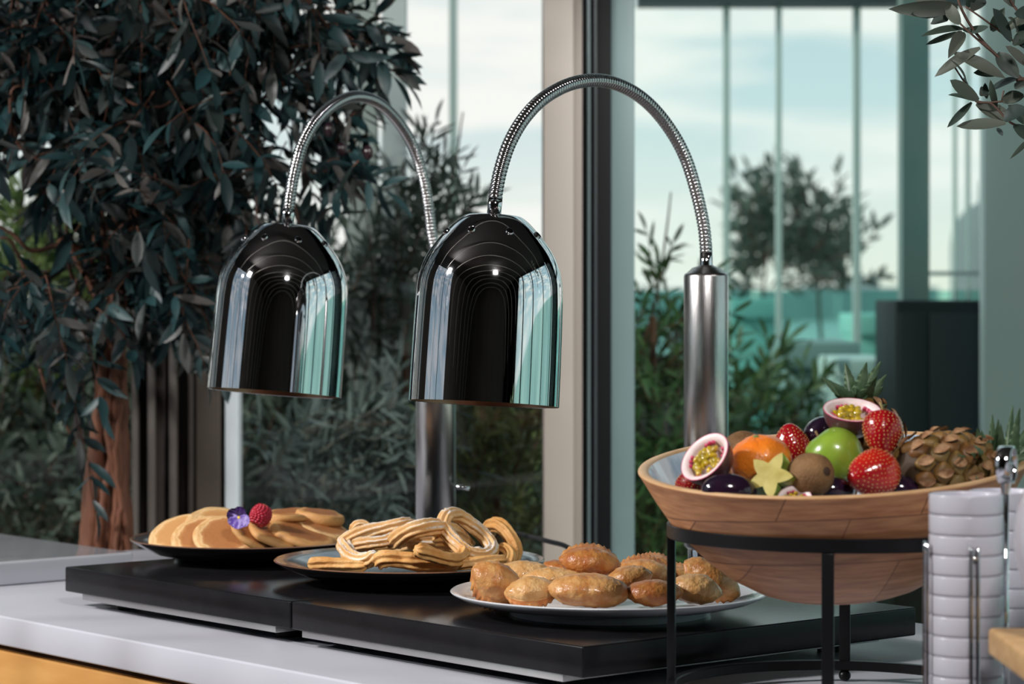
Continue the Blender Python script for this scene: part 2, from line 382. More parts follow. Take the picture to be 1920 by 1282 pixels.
# blocks of terrace furniture and planters beyond the glass
fur = [(1600, 1690, 588, 9.2, (.60, .80, .76), 'long low planter', 'pale planter box on the terrace left of the charcoal cabinet', 'planter', 'planter_box'),
       (1468, 1612, 640, 7.45, (.22, .36, .34), 'bench', 'dark teal bench back on the terrace between shrubs and cabinet', 'bench', 'outdoor_bench'),
       (1568, 1676, 672, 6.75, (.50, .70, .66), 'table', 'pale low table block standing left of the charcoal cabinet', 'table', 'outdoor_table'),
       (1370, 1470, 560, 10.2, (.40, .62, .60), 'sofa', 'teal grey lounge block on the terrace behind the right lamp post', 'sofa', 'outdoor_sofa')]
for a, b, t, Y, c, nm, lb, ct, on in fur:
    z = zpx(t, Y); bm = mat('fur_'+on, c, .6)
    rr = empty(on, Vector(((X(a, Y)+X(b, Y))/2, Y+.2, FZ-.12)), lb, ct)
    box((X(a, Y)+X(b, Y))/2, Y+.2, z-.04, X(b, Y)-X(a, Y), .42, .08, .01).obj('top', bm, rr, True, sharp=40)
    box((X(a, Y)+X(b, Y))/2, Y+.2, (z-.08+FZ-.12)/2, (X(b, Y)-X(a, Y))*.93, .36, z-.08-FZ+.12, .01).obj('body', bm, rr, True, sharp=40)
# far skyline and a rounded pale building
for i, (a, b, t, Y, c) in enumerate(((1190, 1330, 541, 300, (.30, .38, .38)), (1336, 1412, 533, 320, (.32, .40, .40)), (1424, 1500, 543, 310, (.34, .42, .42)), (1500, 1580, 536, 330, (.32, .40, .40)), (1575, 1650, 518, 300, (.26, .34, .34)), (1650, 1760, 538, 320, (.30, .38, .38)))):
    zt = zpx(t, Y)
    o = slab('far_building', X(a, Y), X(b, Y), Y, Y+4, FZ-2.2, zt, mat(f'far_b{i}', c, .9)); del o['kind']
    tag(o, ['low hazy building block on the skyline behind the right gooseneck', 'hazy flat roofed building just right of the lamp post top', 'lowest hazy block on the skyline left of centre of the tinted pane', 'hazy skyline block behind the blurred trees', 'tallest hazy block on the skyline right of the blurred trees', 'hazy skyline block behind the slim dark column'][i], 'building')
Y = 16
prof = [(1.0, -3), (1.0, .0), (.96, .35), (.86, .6), (.62, .85), (.34, 1.0), (.33, 1.45), (.28, 1.5), (0, 1.5)]
s_ = .26
g = lathe([(r_*s_, z*s_*1.05) for r_, z in prof], 32)
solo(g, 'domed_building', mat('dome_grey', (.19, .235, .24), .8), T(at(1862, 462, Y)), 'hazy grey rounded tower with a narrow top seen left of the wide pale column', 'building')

# ------------------------------------------------------------------ foliage
def leaf(g, base, d, up, ln, wd, curl=.2, seg=4, fold=.25):
    d = d.normalized(); s = d.cross(up)
    s = s.normalized() if s.length > 1e-4 else d.orthogonal().normalized(); n = s.cross(d)
    vs = []; fs = []
    for i in range(seg+1):
        t = i/seg; ww = wd*.5*math.sin(math.pi*min(1, (t*.93+.05)))**.75
        c = base+d*(ln*t)+n*(-curl*ln*t*t)
        if i == seg: vs.append(c); continue
        vs += [c-s*ww+n*(fold*ww), c, c+s*ww+n*(fold*ww)]
    for i in range(seg-1):
        a = i*3; fs += [(a, a+1, a+4, a+3), (a+1, a+2, a+5, a+4)]
    a = (seg-1)*3; fs += [(a, a+1, a+3), (a+1, a+2, a+3)]
    g.add(vs, fs)
def rv(): return Vector((R.uniform(-1, 1), R.uniform(-1, 1), R.uniform(-1, 1)))
def twig(gl, gs, p, d, ln, nleaf, ll, lw, droop=.5, sr=.0012, curl=(-.1, .5), spread=.9, pair=True):
    """a twig with leaves along it"""
    pts = [p.copy()]; dd = d.normalized(); step = ln/8
    for i in range(8):
        dd = (dd+Vector((0, 0, -droop*.12))+rv()*.10).normalized(); pts.append(pts[-1]+dd*step)
    gs.merge(sweep(pts, lambda i, n: sr*(1.2-.8*i/n), 5))
    k = 0
    for i in range(nleaf):
        t = (i+.5)/nleaf*8; j = min(7, int(t)); q = pts[j].lerp(pts[j+1], t-j); tt = (pts[j+1]-pts[j]).normalized()
        for sgn in ((1, -1) if pair else (1,)):
            sd = tt.cross(rv()).normalized()*sgn
            leaf(gl, q, tt*R.uniform(.35, .9)+sd*spread, rv()+Vector((0, 0, 1)), ll*R.uniform(.65, 1.15), lw*R.uniform(.7, 1.15), R.uniform(*curl), 4)
    leaf(gl, pts[-1], dd, rv()+Vector((0, 0, 1)), ll, lw, .2)

# the olive tree indoors, left
TY = 4.30
tree = empty('olive_tree', Vector((X(200, TY), TY, FZ)), 'big artificial olive tree with grey teal leaves and orange brown twisted trunk at the left', 'tree')
bark = mat('olive_bark', (.12, .042, .022), .6, col2=(.23, .09, .048), nscale=10, stretch=(3, 3, .7), bump=.6, bscale=30)
gt = G()
def tp(px, py, dy=0): return at(px, py, TY+dy)
for k, (xs, dy, r0) in enumerate((
    ([(172, 1120), (174, 1000), (182, 850), (196, 700), (205, 600), (226, 500), (250, 420), (268, 330)], 0, .017),
    ([(200, 1120), (200, 1000), (206, 850), (210, 700), (208, 600), (190, 540), (160, 480), (110, 450)], .02, .017),
    ([(236, 1120), (232, 1000), (228, 850), (226, 700), (222, 600), (236, 530), (280, 470), (340, 390)], -.01, .016),
    ([(158, 1120), (160, 1010), (168, 900), (182, 780), (194, 690), (200, 600), (206, 500), (220, 380)], .03, .012),
    ([(216, 1120), (214, 1010), (224, 900), (222, 800), (216, 700), (228, 600), (206, 500), (150, 400)], -.025, .0085),
    ([(190, 1120), (184, 1010), (196, 920), (212, 830), (214, 730), (224, 620), (250, 500), (300, 420)], -.03, .008),
    ([(250, 1120), (238, 1000), (214, 880), (200, 780), (214, 680), (206, 600), (236, 500), (330, 380)], -.035, .007),
    ([(228, 1120), (218, 1020), (226, 950), (216, 860), (226, 760), (232, 660), (222, 560), (200, 460)], -.04, .0055))):
    pts = catmull([tp(a, b, dy) for a, b in xs], 6); n_ = len(pts)
    pts = [p+Vector((R.uniform(-1, 1), R.uniform(-1, 1), 0))*.002 for p in pts]
    gt.merge(sweep(pts, lambda i, n, r0=r0: r0*(1-.62*i/n), 8))
box(tp(200, 1120).x, TY, (tp(200, 1120).z+FZ)/2, .1, .1, tp(200, 1120).z-FZ, g=gt)
gt.obj('trunk', bark, tree)
twm = mat('olive_twig', (.085, .030, .014), .6)
gb = G()
for xs, dy, r0 in (
    ([(205, 640), (180, 560), (150, 500), (120, 460), (60, 470), (25, 440), (-20, 415)], -.05, .006),
    ([(170, 640), (110, 590), (60, 530), (35, 480), (18, 450), (0, 445)], 0, .005),
    ([(180, 650), (150, 560), (130, 500), (125, 440), (128, 380)], 0, .005),
    ([(240, 560), (300, 500), (360, 400), (420, 300), (470, 200)], .1, .006),
    ([(215, 600), (200, 470), (170, 340), (110, 280), (60, 200)], -.1, .006),
    ([(225, 560), (245, 420), (250, 300), (240, 150), (260, 0)], 0, .007),
    ([(240, 470), (340, 380), (440, 260), (520, 150), (600, 60)], .05, .006),
    ([(75, 690), (90, 740), (115, 780), (135, 820), (155, 860)], -.1, .0035),
    ([(20, 250), (22, 170), (60, 160), (85, 150)], -.2, .003), ([(22, 230), (40, 280), (85, 305)], -.2, .0025),
    ([(200, 130), (240, 190), (300, 200), (330, 180)], -.2, .003)):
    gb.merge(sweep(catmull([tp(a, b, dy) for a, b in xs], 5), lambda i, n, r0=r0: r0*(1-.6*i/n), 6))
gl = G(); gs = G()
def inpoly(x, y, P):
    c = False; j = len(P)-1
    for i in range(len(P)):
        if (P[i][1] > y) != (P[j][1] > y) and x < (P[j][0]-P[i][0])*(y-P[i][1])/(P[j][1]-P[i][1])+P[i][0]: c = not c
        j = i
    return c
def fill(poly, n, y0, y1, ll, lw, tl, nl, droop=.8, dz=-.6, sr=.0012, gl=None, gs=None, spread=.9, up=None, curl=(-.1, .5)):
    xs = [p[0] for p in poly]; ys = [p[1] for p in poly]; k = 0
    while k < n:
        a, b = R.uniform(min(xs), max(xs)), R.uniform(min(ys), max(ys))
        if not inpoly(a, b, poly): continue
        k += 1; d = rv()+Vector((0, 0, dz)) if up is None else rv()*.55+Vector(up)
        Y = R.uniform(y0, y1); twig(gl, gs, at(a, b, Y), d, tl*R.uniform(.7, 1.2), nl, ll, lw, droop, sr, curl, spread)
crown = [(-200, -120), (600, -120), (640, 60), (600, 200), (560, 280), (500, 330), (430, 420), (400, 500), (380, 590), (300, 600), (230, 520), (170, 420), (60, 350), (-200, 380)]
crown = [(-200, -160), (560, -160), (590, 0), (500, 150), (460, 230), (420, 300), (385, 370), (360, 450), (350, 520), (290, 530), (230, 440), (170, 340), (60, 280), (-200, 300)]
fill(crown, 470, 4.0, 4.75, .064, .0195, .15, 5, gl=gl, gs=gs)
fill([(480, 0), (600, -60), (660, -60), (630, 60), (550, 330), (590, 470), (490, 510), (420, 430), (480, 300)], 27, 4.1, 4.6, .062, .017, .15, 5, gl=gl, gs=gs)
fill([(-60, 500), (50, 490), (150, 520), (190, 590), (130, 620), (40, 580), (-60, 570)], 30, 4.0, 4.35, .06, .018, .13, 5, gl=gl, gs=gs)
fill([(225, 420), (400, 450), (400, 545), (260, 540)], 42, 4.15, 4.5, .058, .017, .12, 5, gl=gl, gs=gs)
fill([(560, 150), (690, 190), (720, 260), (640, 340), (560, 330)], 15, 4.1, 4.4, .062, .017, .12, 4, gl=gl, gs=gs)
for q in range(5): twig(gl, gs, tp(610+q*8, 15+q*14, -.1), Vector((.8, 0, -.12-.1*q)), .12, 4, .06, .02)
for a, b in ((120, 690), (140, 760), (150, 830), (165, 900), (148, 700), (90, 640)): twig(gl, gs, tp(a, b-30, -.12), Vector((.1, 0, -1)), .08, 2, .05, .015)
gs.merge(gb)
olive_leaf = mat('olive_leaf', rough=.42, island=[(.008, .020, .021), (.012, .036, .040), (.020, .060, .066), (.034, .066, .068), (.014, .024, .022), (.05, .058, .055), (.15, .135, .125)], spec=.5, transl=.10)
gl.obj('foliage', olive_leaf, tree); gs.obj('branches', twm, tree)
ofr = mat('olive_fruit', (.02, .008, .012), .3, coat=.3)
for a, b, q in ((617, 243, -.1), (640, 280, .1), (690, 286, 0), (385, 150, -.1), (100, 40, -.1)):
    gg = ellipsoid(.0085, .0085, .012, 12, 8); G().merge(gg, T(tp(a, b, -.18+q*.3))).obj('olive', ofr, tree)

# outdoor shrubs
def shrub(label, poly, n, y0, y1, ll, lw, tl, nl, leafm, stems, up=(0, 0, 1), spread=.8, sr=.0016, droop=.1, group=None, kindname='willow_shrub', stemm=None, curl=(-.1, .3)):
    bx = sum(p[0] for p in poly)/len(poly); Y = (y0+y1)/2
    root = empty(kindname, Vector((X(bx, Y), Y, FZ-.12)), label, 'shrub' if 'tree' not in kindname else 'tree', group)
    gl = G(); gs = G()
    fill(poly, n, y0, y1, ll, lw, tl, nl, droop, gl=gl, gs=gs, up=up, spread=spread, sr=sr, curl=curl)
    for pts in stems: gs.merge(sweep(catmull([at(a, b, Y) for a, b in pts], 5), lambda i, n: sr*2.4*(1-.6*i/n), 6))
    bot = min(p.z for p in gs.v)
    gs.merge(sweep([Vector((X(bx, Y), Y, FZ-.12)), Vector((X(bx, Y), Y, (FZ+bot)/2)), Vector((X(bx, Y), Y, bot+.15))], sr*5, 6))
    gl.obj('foliage', leafm, root); gs.obj('stems', stemm or twm, root)
    return root
lf_dark = mat('shrub_leaf_dark', rough=.5, island=[(.045, .068, .052), (.075, .11, .085), (.10, .13, .10), (.055, .075, .065)], transl=.15)
lf_grey = mat('shrub_leaf_grey', rough=.5, island=[(.07, .095, .09), (.12, .16, .15), (.18, .22, .21), (.08, .11, .10)], transl=.15)
lf_green = mat('shrub_leaf_green', rough=.5, island=[(.03, .075, .025), (.055, .12, .035), (.08, .14, .045), (.04, .08, .03)], transl=.25)
lf_bright = mat('shrub_leaf_bright', rough=.5, island=[(.05, .10, .03), (.10, .17, .05), (.20, .26, .08), (.045, .07, .035)], transl=.3)
shrub('tall feathery green shrub outside between the left gooseneck and the cream post', [(680, 460), (740, 400), (800, 340), (860, 330), (870, 400), (830, 520), (810, 640), (640, 640), (620, 520)], 46, 5.3, 5.8, .062, .010, .16, 9, lf_dark, [[(830, 620), (810, 480), (850, 330), (868, 210)], [(760, 620), (740, 460), (760, 300)], [(700, 620), (700, 500), (680, 360)]], up=(.3, 0, 1))
shrub('dense dark shrub outside filling the clear pane behind the lamp shades', [(430, 620), (560, 540), (700, 540), (1010, 720), (1040, 1150), (430, 1150)], 400, 5.5, 6.3, .075, .0125, .19, 9, lf_dark, [], up=(.1, 0, .7))
shrub('grey leaved spreading shrub outside just above the pancakes', [(480, 800), (740, 780), (760, 1010), (560, 1050), (480, 1000)], 60, 5.0, 5.3, .07, .009, .17, 9, lf_grey, [[(600, 960), (640, 915), (700, 870), (760, 860)]], up=(.5, 0, .5), sr=.0018, stemm=mat('grey_stem', (.16, .15, .12), .6))
shrub('olive green shrub outside between the left lamp post and the cream post', [(850, 780), (1010, 780), (1018, 1050), (850, 1050)], 60, 5.0, 5.4, .075, .009, .16, 8, mat('shrub_leaf_olive', rough=.5, island=[(.085, .11, .035), (.14, .17, .055), (.18, .20, .08), (.08, .10, .05)], transl=.2), [[(940, 1050), (930, 960), (950, 880), (960, 800)]], up=(.1, 0, 1))
shrub('loose green shrub behind the tinted glass just right of the grey stile', [(1198, 560), (1250, 500), (1270, 600), (1260, 720), (1210, 760), (1160, 700)], 16, 5.4, 5.9, .055, .011, .15, 7, lf_green, [[(1190, 700), (1230, 560), (1250, 430), (1258, 360)]], up=(.3, 0, .8))
shrub('dense green shrub behind the tinted glass left of the right lamp post', [(1185, 740), (1290, 780), (1330, 1140), (1160, 1140)], 95, 5.4, 6.0, .06, .0125, .15, 8, lf_green, [], up=(.2, 0, .8))
shrub('blurred green shrub behind the tinted glass right of the lamp post', [(1340, 800), (1400, 730), (1460, 750), (1510, 850), (1540, 960), (1500, 1100), (1330, 1100)], 120, 6.3, 7.0, .07, .016, .18, 7, lf_green, [], up=(.2, 0, .8))
shrub('bright green bush outside at the far left, behind the trunk', [(-80, 440), (160, 470), (260, 620), (260, 820), (-80, 820)], 210, 5.6, 6.5, .06, .018, .16, 7, lf_bright, [], up=(.1, 0, .6))
shrub('dark green low bush outside at the far left above the grey worktop', [(-80, 720), (260, 720), (260, 1100), (-80, 1100)], 240, 5.5, 6.3, .06, .018, .16, 7, lf_dark, [], up=(.1, 0, .5))
# two slim blurred trees far out
for lb, poly, st, n in (('blurred slim tree beyond the windbreak, left of the pair', [(1405, 380), (1445, 380), (1470, 440), (1480, 530), (1440, 560), (1380, 540), (1380, 460)], [[(1425, 700), (1430, 560), (1440, 440), (1428, 330)]], 42),
                        ('blurred slim tree beyond the windbreak, right of the pair', [(1515, 390), (1555, 390), (1575, 480), (1605, 500), (1590, 550), (1510, 550), (1495, 500)], [[(1545, 700), (1535, 560), (1540, 440), (1530, 340)]], 42)):
    shrub(lb, poly, n, 12, 13, .10, .032, .26, 6, mat('far_leaf', rough=.6, island=[(.07, .11, .085), (.11, .15, .12)], transl=.2), st, up=(0, 0, .6), kindname='slender_tree', sr=.004)
# hedge added to keep bright sky from showing low down between the shrubs
hedge_m = mat('hedge_leaf', rough=.7, island=[(.012, .018, .012), (.022, .034, .02), (.035, .045, .03)])
g = G(); core = box((X(-300, 7.2)+X(1300, 7.2))/2, 7.35, (FZ-.12+zpx(680, 7.2))/2, X(1300, 7.2)-X(-300, 7.2), .35, zpx(680, 7.2)-FZ+.12)
for i in range(5200):
    p = Vector((R.uniform(X(-300, 7.2), X(1300, 7.2)), 7.2-R.uniform(-.02, .1), R.uniform(FZ, zpx(600, 7.2)-.0)))
    leaf(g, p, rv(), rv(), .07, .03, .2, 3)
hr = empty('hedge', Vector((-.8, 7.35, FZ-.12)), 'dark hedge added outside behind the shrubs to cover bright sky', 'hedge')
g.obj('foliage', hedge_m, hr); core.obj('hedge_core', mat('hedge_core', (.012, .016, .012), .9), hr, False)

# olive branch reaching in at the top right, in focus
BY = 3.0
br = empty('olive_branch', at(1960, 200, BY), 'olive branch with dusty grey green leaves reaching in at the top right corner', 'branch')
gs = G(); gl = G()
def bp(a, b, dy=0): return at(a, b, BY+dy)
for xs, r0 in (([(1990, 170), (1940, 165), (1880, 115), (1830, 62), (1800, 10), (1790, -40)], .0022), ([(1870, 105), (1840, 80), (1815, 58), (1775, 20)], .0016),
    ([(1990, 60), (1940, 50), (1900, 10), (1890, -20)], .002), ([(1980, 130), (1930, 95), (1890, 70), (1850, 40), (1810, 12)], .0016),
    ([(1995, 260), (1930, 240), (1895, 230), (1860, 195), (1830, 190), (1812, 160), (1785, 118)], .0016), ([(1880, 190), (1850, 192), (1828, 188)], .0012), ([(1882, 170), (1878, 188)], .001), ([(1990, 150), (1930, 148), (1905, 150)], .003)):
    gs.merge(sweep(catmull([bp(a, b) for a, b in xs], 5), lambda i, n, r0=r0: r0*(1-.4*i/n), 6))
LV = [((1795, 12), (1695, 22), 26), ((1790, 18), (1712, -10), 20), ((1772, 20), (1710, 34), 22), ((1778, 38), (1738, 32), 22), ((1800, 45), (1772, 8), 20),
      ((1808, 55), (1752, 45), 14), ((1800, 60), (1740, 78), 10), ((1806, 56), (1862, 60), 14), ((1805, 60), (1790, 84), 20), ((1815, 15), (1830, -14), 22),
      ((1838, 90), (1753, 136), 20), ((1790, 100), (1882, 136), 22), ((1895, 78), (1852, 25), 26), ((1900, 85), (1930, 60), 20), ((1870, 100), (1905, 138), 26),
      ((1812, 160), (1805, 112), 8), ((1814, 165), (1808, 205-60), 8), ((1835, 188), (1780, 158), 26), ((1820, 188), (1784, 172), 10), ((1822, 192), (1780, 235), 12),
      ((1830, 195), (1888, 226), 26), ((1886, 232), (1800, 240), 22), ((1850, 185), (1845, 160), 10), ((1838, 180), (1860, 165), 22), ((1868, 205), (1852, 170), 12),
      ((1905, 150), (1850, 168), 26), ((1905, 155), (1935, 170), 24), ((1920, 180), (1878, 188), 22), ((1925, 205), (1880, 222), 30), ((1900, 10), (1880, -25), 22),
      ((1945, 20), (1888, 22), 22), ((1900, 235), (1935, 258), 20), ((1870, 240), (1880, 258), 8), ((1905, 60), (1906, 30), 16), ((1920, 90), (1915, 30), 20), ((1925, 265), (1915, 278), 8),
      ((1822, 20), (1850, -20), 24), ((1860, 58), (1880, 20), 18), ((1880, 60), (1930, 20), 18), ((1935, 130), (1880, 100), 24), ((1940, 230), (1895, 200), 26), ((1872, 140), (1828, 135), 16), ((1920, 110), (1960, 150), 20)]
for (a, b, wd) in LV:
    dy0, dy1 = R.uniform(-.02, .02), R.uniform(-.03, .03)
    A = bp(*a, dy0); B = bp(*b, dy1); leaf(gl, A, B-A, Vector((R.uniform(-.5, .5), -1, R.uniform(-.3, .9))), (B-A).length*1.06, wd*1.22/F*BY, R.uniform(-.3, .4), 7, R.uniform(.15, .6))
gl.obj('foliage', mat('branch_leaf', rough=.5, island=[(.05, .08, .065), (.085, .115, .085), (.13, .145, .115), (.035, .06, .055), (.17, .17, .14)], spec=.4, transl=.2, bump=.2, bscale=60), br)
gs.obj('stems', mat('branch_stem', (.13, .075, .055), .6), br)

# ------------------------------------------------------------------ counter
ang = math.atan2(V.y, V.x)
MU = Matrix(((-U.x, V.x, 0, P0.x), (-U.y, V.y, 0, P0.y), (0, 0, 1, 0), (0, 0, 0, 1)))   # local x = -u, y = v
def ubox(name, u0, u1, v0, v1, z0, z1, m, bev=0, parent=None):
    g = box(-(u0+u1)/2, (v0+v1)/2, (z0+z1)/2, u1-u0, v1-v0, z1-z0, bev, MU); return g.obj(name, m, parent, bev > 0, sharp=40 if bev else None)
ct = empty('buffet_counter', UV(.3, .3, FZ), 'buffet counter with honey wood front under a white stone worktop', 'counter')
ubox('worktop', -1.3, 1.6, -.115, .722, -.038, 0, counter_m, .003, ct)
ubox('recess', -1.28, 1.58, -.095, .70, -.052, -.038, gapm, 0, ct)
ubox('wood_front', -1.28, 1.6, -.108, .70, -.82, -.047, honey, .002, ct)
ubox('plinth', -1.2, 1.55, -.06, .66, FZ, -.82, gapm, 0, ct)
rc = empty('raised_worktop', UV(1.8, -.2, FZ), 'polished grey stone worktop standing a little higher behind the left end of the counter', 'worktop')
ubox('slab', 1.277, 2.3, -1.2, .269, .0005, .034, counter2_m, .004, rc)
ubox('cabinet', 1.62, 2.25, -1.1, .24, FZ, .0005, honey, 0, rc)

# hot plates
def hot_plate(u0, label):
    r = empty('warming_plate', UV(u0+.253, .257, 0), label, 'hot plate', 'black warming plates side by side')
    ubox('top_plate', u0, u0+.5075, 0, .514, .0195, .052, slab_m, .0022, r)
    ubox('steel_tray', u0+.035, u0+.5045-.012 if u0 < .2 else u0+.47, .004, .49, .0115, .0198, alu, .0006, r)
    for a in (.075, .43):
        for b in (.05, .45):
            g = lathe([(.0, 0), (.014, 0), (.015, .002), (.012, .0118), (0, .0118)], 20); G().merge(g, T(UV(u0+a, b, 0))).obj('foot', rubber, r)
hot_plate(0, 'front black slab warming plate, the one under the white plate of pasties')
hot_plate(.5105, 'rear black slab warming plate, the one under the pancakes plate')

# ------------------------------------------------------------------ heat lamps
def heat_lamp(basepos, label, ztop, neck, shade_c, shade_h, Rr, tilt_r, tilt_b, neck_r, sleeve2, lever=True, y_sh=3.07):
    r = empty('heat_lamp', Vector((basepos.x, basepos.y, 0)), label, 'heat lamp', 'chrome heat lamps')
    b = Vector((basepos.x, basepos.y, 0))
    g = lathe([(0, 0), (.072, 0), (.073, .004), (.068, .012), (.058, .024), (.046, .040), (.036, .053), (.028, .060), (.0245, .064), (.0245, .085)], 64)
    G().merge(g, T(b)).obj('base', chrome, r)
    pr = .0292
    g = lathe([(.0245, .078), (pr, .082), (pr, ztop-.004), (pr-.0012, ztop-.001), (pr-.004, ztop+.0005), (.018, ztop+.007), (.0105, ztop+.0095), (.0095, ztop+.0105), (0, ztop+.0105)], 64)
    G().merge(g, T(b)).obj('post', steel, r)
    g = lathe([(.0092, ztop+.009), (.0088, ztop+.012), (.0079, ztop+.038), (0, ztop+.038)], 32)
    G().merge(g, T(b)).obj('collar', chrome, r)
    pts = resample(catmull(neck, 14), .0007)
    per = 7
    g = sweep(pts, lambda i, n: neck_r*(.88+.14*math.sin(math.pi*((i % per)/per))**.5) if (i % per) else neck_r*.80, 20)
    g.obj('gooseneck', goose, r)
    # shade in its own frame: axis up = local z, bottom centre at the origin
    M = T(shade_c) @ Ry(tilt_r) @ Rx(tilt_b)
    k = Rr/141.5
    prof = [(141.5, 0), (141.2, 60), (140.2, 130), (138.8, 190), (136.8, 222), (134.5, 238), (131, 252), (126, 266), (119.5, 280), (111, 294), (101, 307.5), (90, 320.5), (78.5, 333), (67.5, 343.5), (59, 350), (55, 352.6), (52, 353.6), (48, 354), (17, 354), (0, 354)]
    outp = [(a*k, b_*k) for a, b_ in prof]
    pr2 = []
    for i in range(len(outp)-1):
        (a, z), (a2, z2) = outp[i], outp[i+1]
        pr2 += [(a+(a2-a)*j/2, z+(z2-z)*j/2) for j in range(2)]
    pr2.append(outp[-1])
    sh = G().merge(lathe([(outp[0][0]-.0012, .0003)]+pr2, 96), M).obj('shade', chrome, r, sharp=50)
    WM[sh.name] = WM[r.name].copy()
    G().merge(lathe([(max(0, a-.0012), z+.0004 if i == 0 else z-.0012) for i, (a, z) in enumerate(outp)], 96), M).obj('shade_lining', chrome_in, r)
    # vent holes round the shoulder
    for q in range(8):
        a = math.radians(-90+ -25 + q*45)
        rad = 92*k; z = 318*k; n = Vector((.76*math.cos(a), .76*math.sin(a), .65)).normalized()
        c = Vector((rad*math.cos(a), rad*math.sin(a), z))+n*.0012
        D = M @ T(c) @ n.to_track_quat('Z', 'Y').to_matrix().to_4x4()
        G().merge(lathe([(0, .0008), (.0040, .0008), (.0042, -.002)], 20), D).obj('vent_hole', mat('hole_black', (.002, .002, .002), .9, spec=.05), r)
        G().merge(lathe([(.0041, .0002), (.0043, .0011), (.0046, .0008), (.0049, -.0020)], 20), D).obj('vent_rim', chrome, r)
    # sleeve on top of the shade + bulb inside
    top = M @ Vector((0, 0, 354*k)); 
    sp = [top-(M.to_3x3() @ Vector((0, 0, .003))), neck[-1]+(neck[-1]-neck[-2]).normalized()*.001, neck[-1].lerp(neck[-2], .25)]
    sweep([sp[0], sp[0].lerp(sp[1], .5), sp[1]], neck_r*1.02, 24).obj('sleeve', chrome, r)
    G().merge(lathe([(neck_r*1.02, 0), (neck_r*1.5, .0), (neck_r*1.5, .0016), (neck_r*1.05, .0022)], 32), M @ T((0, 0, 354*k-.0004))).obj('washer', chrome, r)
    gb_ = lathe([(0, .05), (.03, .052), (.045, .065), (.042, .09), (.02, .125), (.017, .16), (0, .16)], 32)
    G().merge(gb_, M).obj('bulb', mat('bulb_glass', (.5, .15, .08), .2), r)
    if lever:
        p = b+Vector((pr-.002, -.012, zpx(912, basepos.y)))
        sweep([p, p+Vector((.010, -.001, .0005)), p+Vector((.022, -.002, -.002))], .0033, 12).obj('switch_lever', chrome, r)
    return r
L2 = at(1324, 1100, 3.40); L1 = at(817, 1050, 3.78)
print('posts px', 960+L2.x/L2.y*F, 960+L1.x/L1.y*F)
def neckpts(lst, xa, Ya, xb, Yb):
    return [at(px, py, Ya+(Yb-Ya)*max(-.1, min(1.1, (px-xa)/(xb-xa)))) for px, py in lst]
c2 = 960+L2.x/L2.y*F; d2 = c2-1324
n2 = neckpts([(1324+d2, 474), (1323+d2, 455), (1319+d2, 420), (1307+d2, 365), (1287, 300), (1260, 248), (1222, 200), (1178, 167), (1128, 151), (1074, 156), (1022, 182), (984, 220), (956, 267), (939, 317), (931, 355), (929, 372)], 1324, L2.y, 928, 3.07)
heat_lamp(L2, 'right, nearer chrome heat lamp whose gooseneck arches in front of the cream window post', zpx(512, L2.y), n2, at(907, 757, 3.07), 0, 141.5/F*3.07, 3.0, -4.3, .0083, None)
c1 = 960+L1.x/L1.y*F
n1 = neckpts([(c1, 486), (c1-1, 470), (808, 430), (804, 395), (795, 340), (779, 285), (755, 240), (722, 202), (690, 184), (657, 182), (622, 199), (590, 230), (566, 273), (552, 322), (545, 360), (541, 392)], 817, L1.y, 541, 3.447)
heat_lamp(L1, 'left, farther chrome heat lamp above the pancakes, in front of the olive tree', zpx(512, L1.y)-.001, n1, at(514, 737, 3.447), 0, 126.5/F*3.447, 4.3, -4.6, .0080, None)
# cable
pts = catmull([at(940, 992, 3.95), at(985, 1004, 3.85), at(1030, 1015, 3.75), at(1066, 1027, 3.65), at(1085, 1060, 3.6), at(1090, 1105, 3.58)], 8)
solo(sweep(pts, .0035, 10), 'power_cable', rubber, Matrix.Identity(4), 'black power cable looping behind the churros plate toward the counter back', 'cable')

# ------------------------------------------------------------------ plates
STZ = .052
def plate(cx, cy, rr, m, label, h=.025, foot=.62, dark=False):
    pr = [(0, .006), (foot*rr*.9, .006), (foot*rr, .0), (foot*rr+.002, .0), (foot*rr+.004, .006), (rr*.80, .0115), (rr*.93, h-.008), (rr, h-.0012), (rr+.0006, h), (rr-.001, h+.0012), (rr*.90, h-.004), (rr*.74, .0140), (rr*.66, .0115), (rr*.6, .0105), (0, .0105)]
    # denser
    pp = []
    for a, b in zip(pr, pr[1:]): pp += [a]
    pp.append(pr[-1])
    return solo(lathe(pp, 128), 'serving_plate', m, T(Vector((cx, cy, STZ))), label, 'plate', sharp=60)
white_pl = mat('white_porcelain', (.70, .72, .76), .10, coat=.3)
dark_pl = radial('dark_glazed', [(0, (.15, .19, .23)), (.90, (.12, .15, .18)), (.955, (.08, .07, .07)), (.985, (.26, .135, .08)), (1.0, (.20, .10, .06))], rough=.14, sc_=.169, warp=.004, wscale=60, bump=.05, coat=.4)
dark_pl2 = radial('dark_glazed_rear', [(0, (.10, .12, .14)), (.90, (.09, .10, .11)), (.955, (.07, .06, .06)), (.985, (.24, .13, .085)), (1.0, (.18, .10, .065))], rough=.16, sc_=.162, warp=.004, wscale=60, bump=.05, coat=.4)
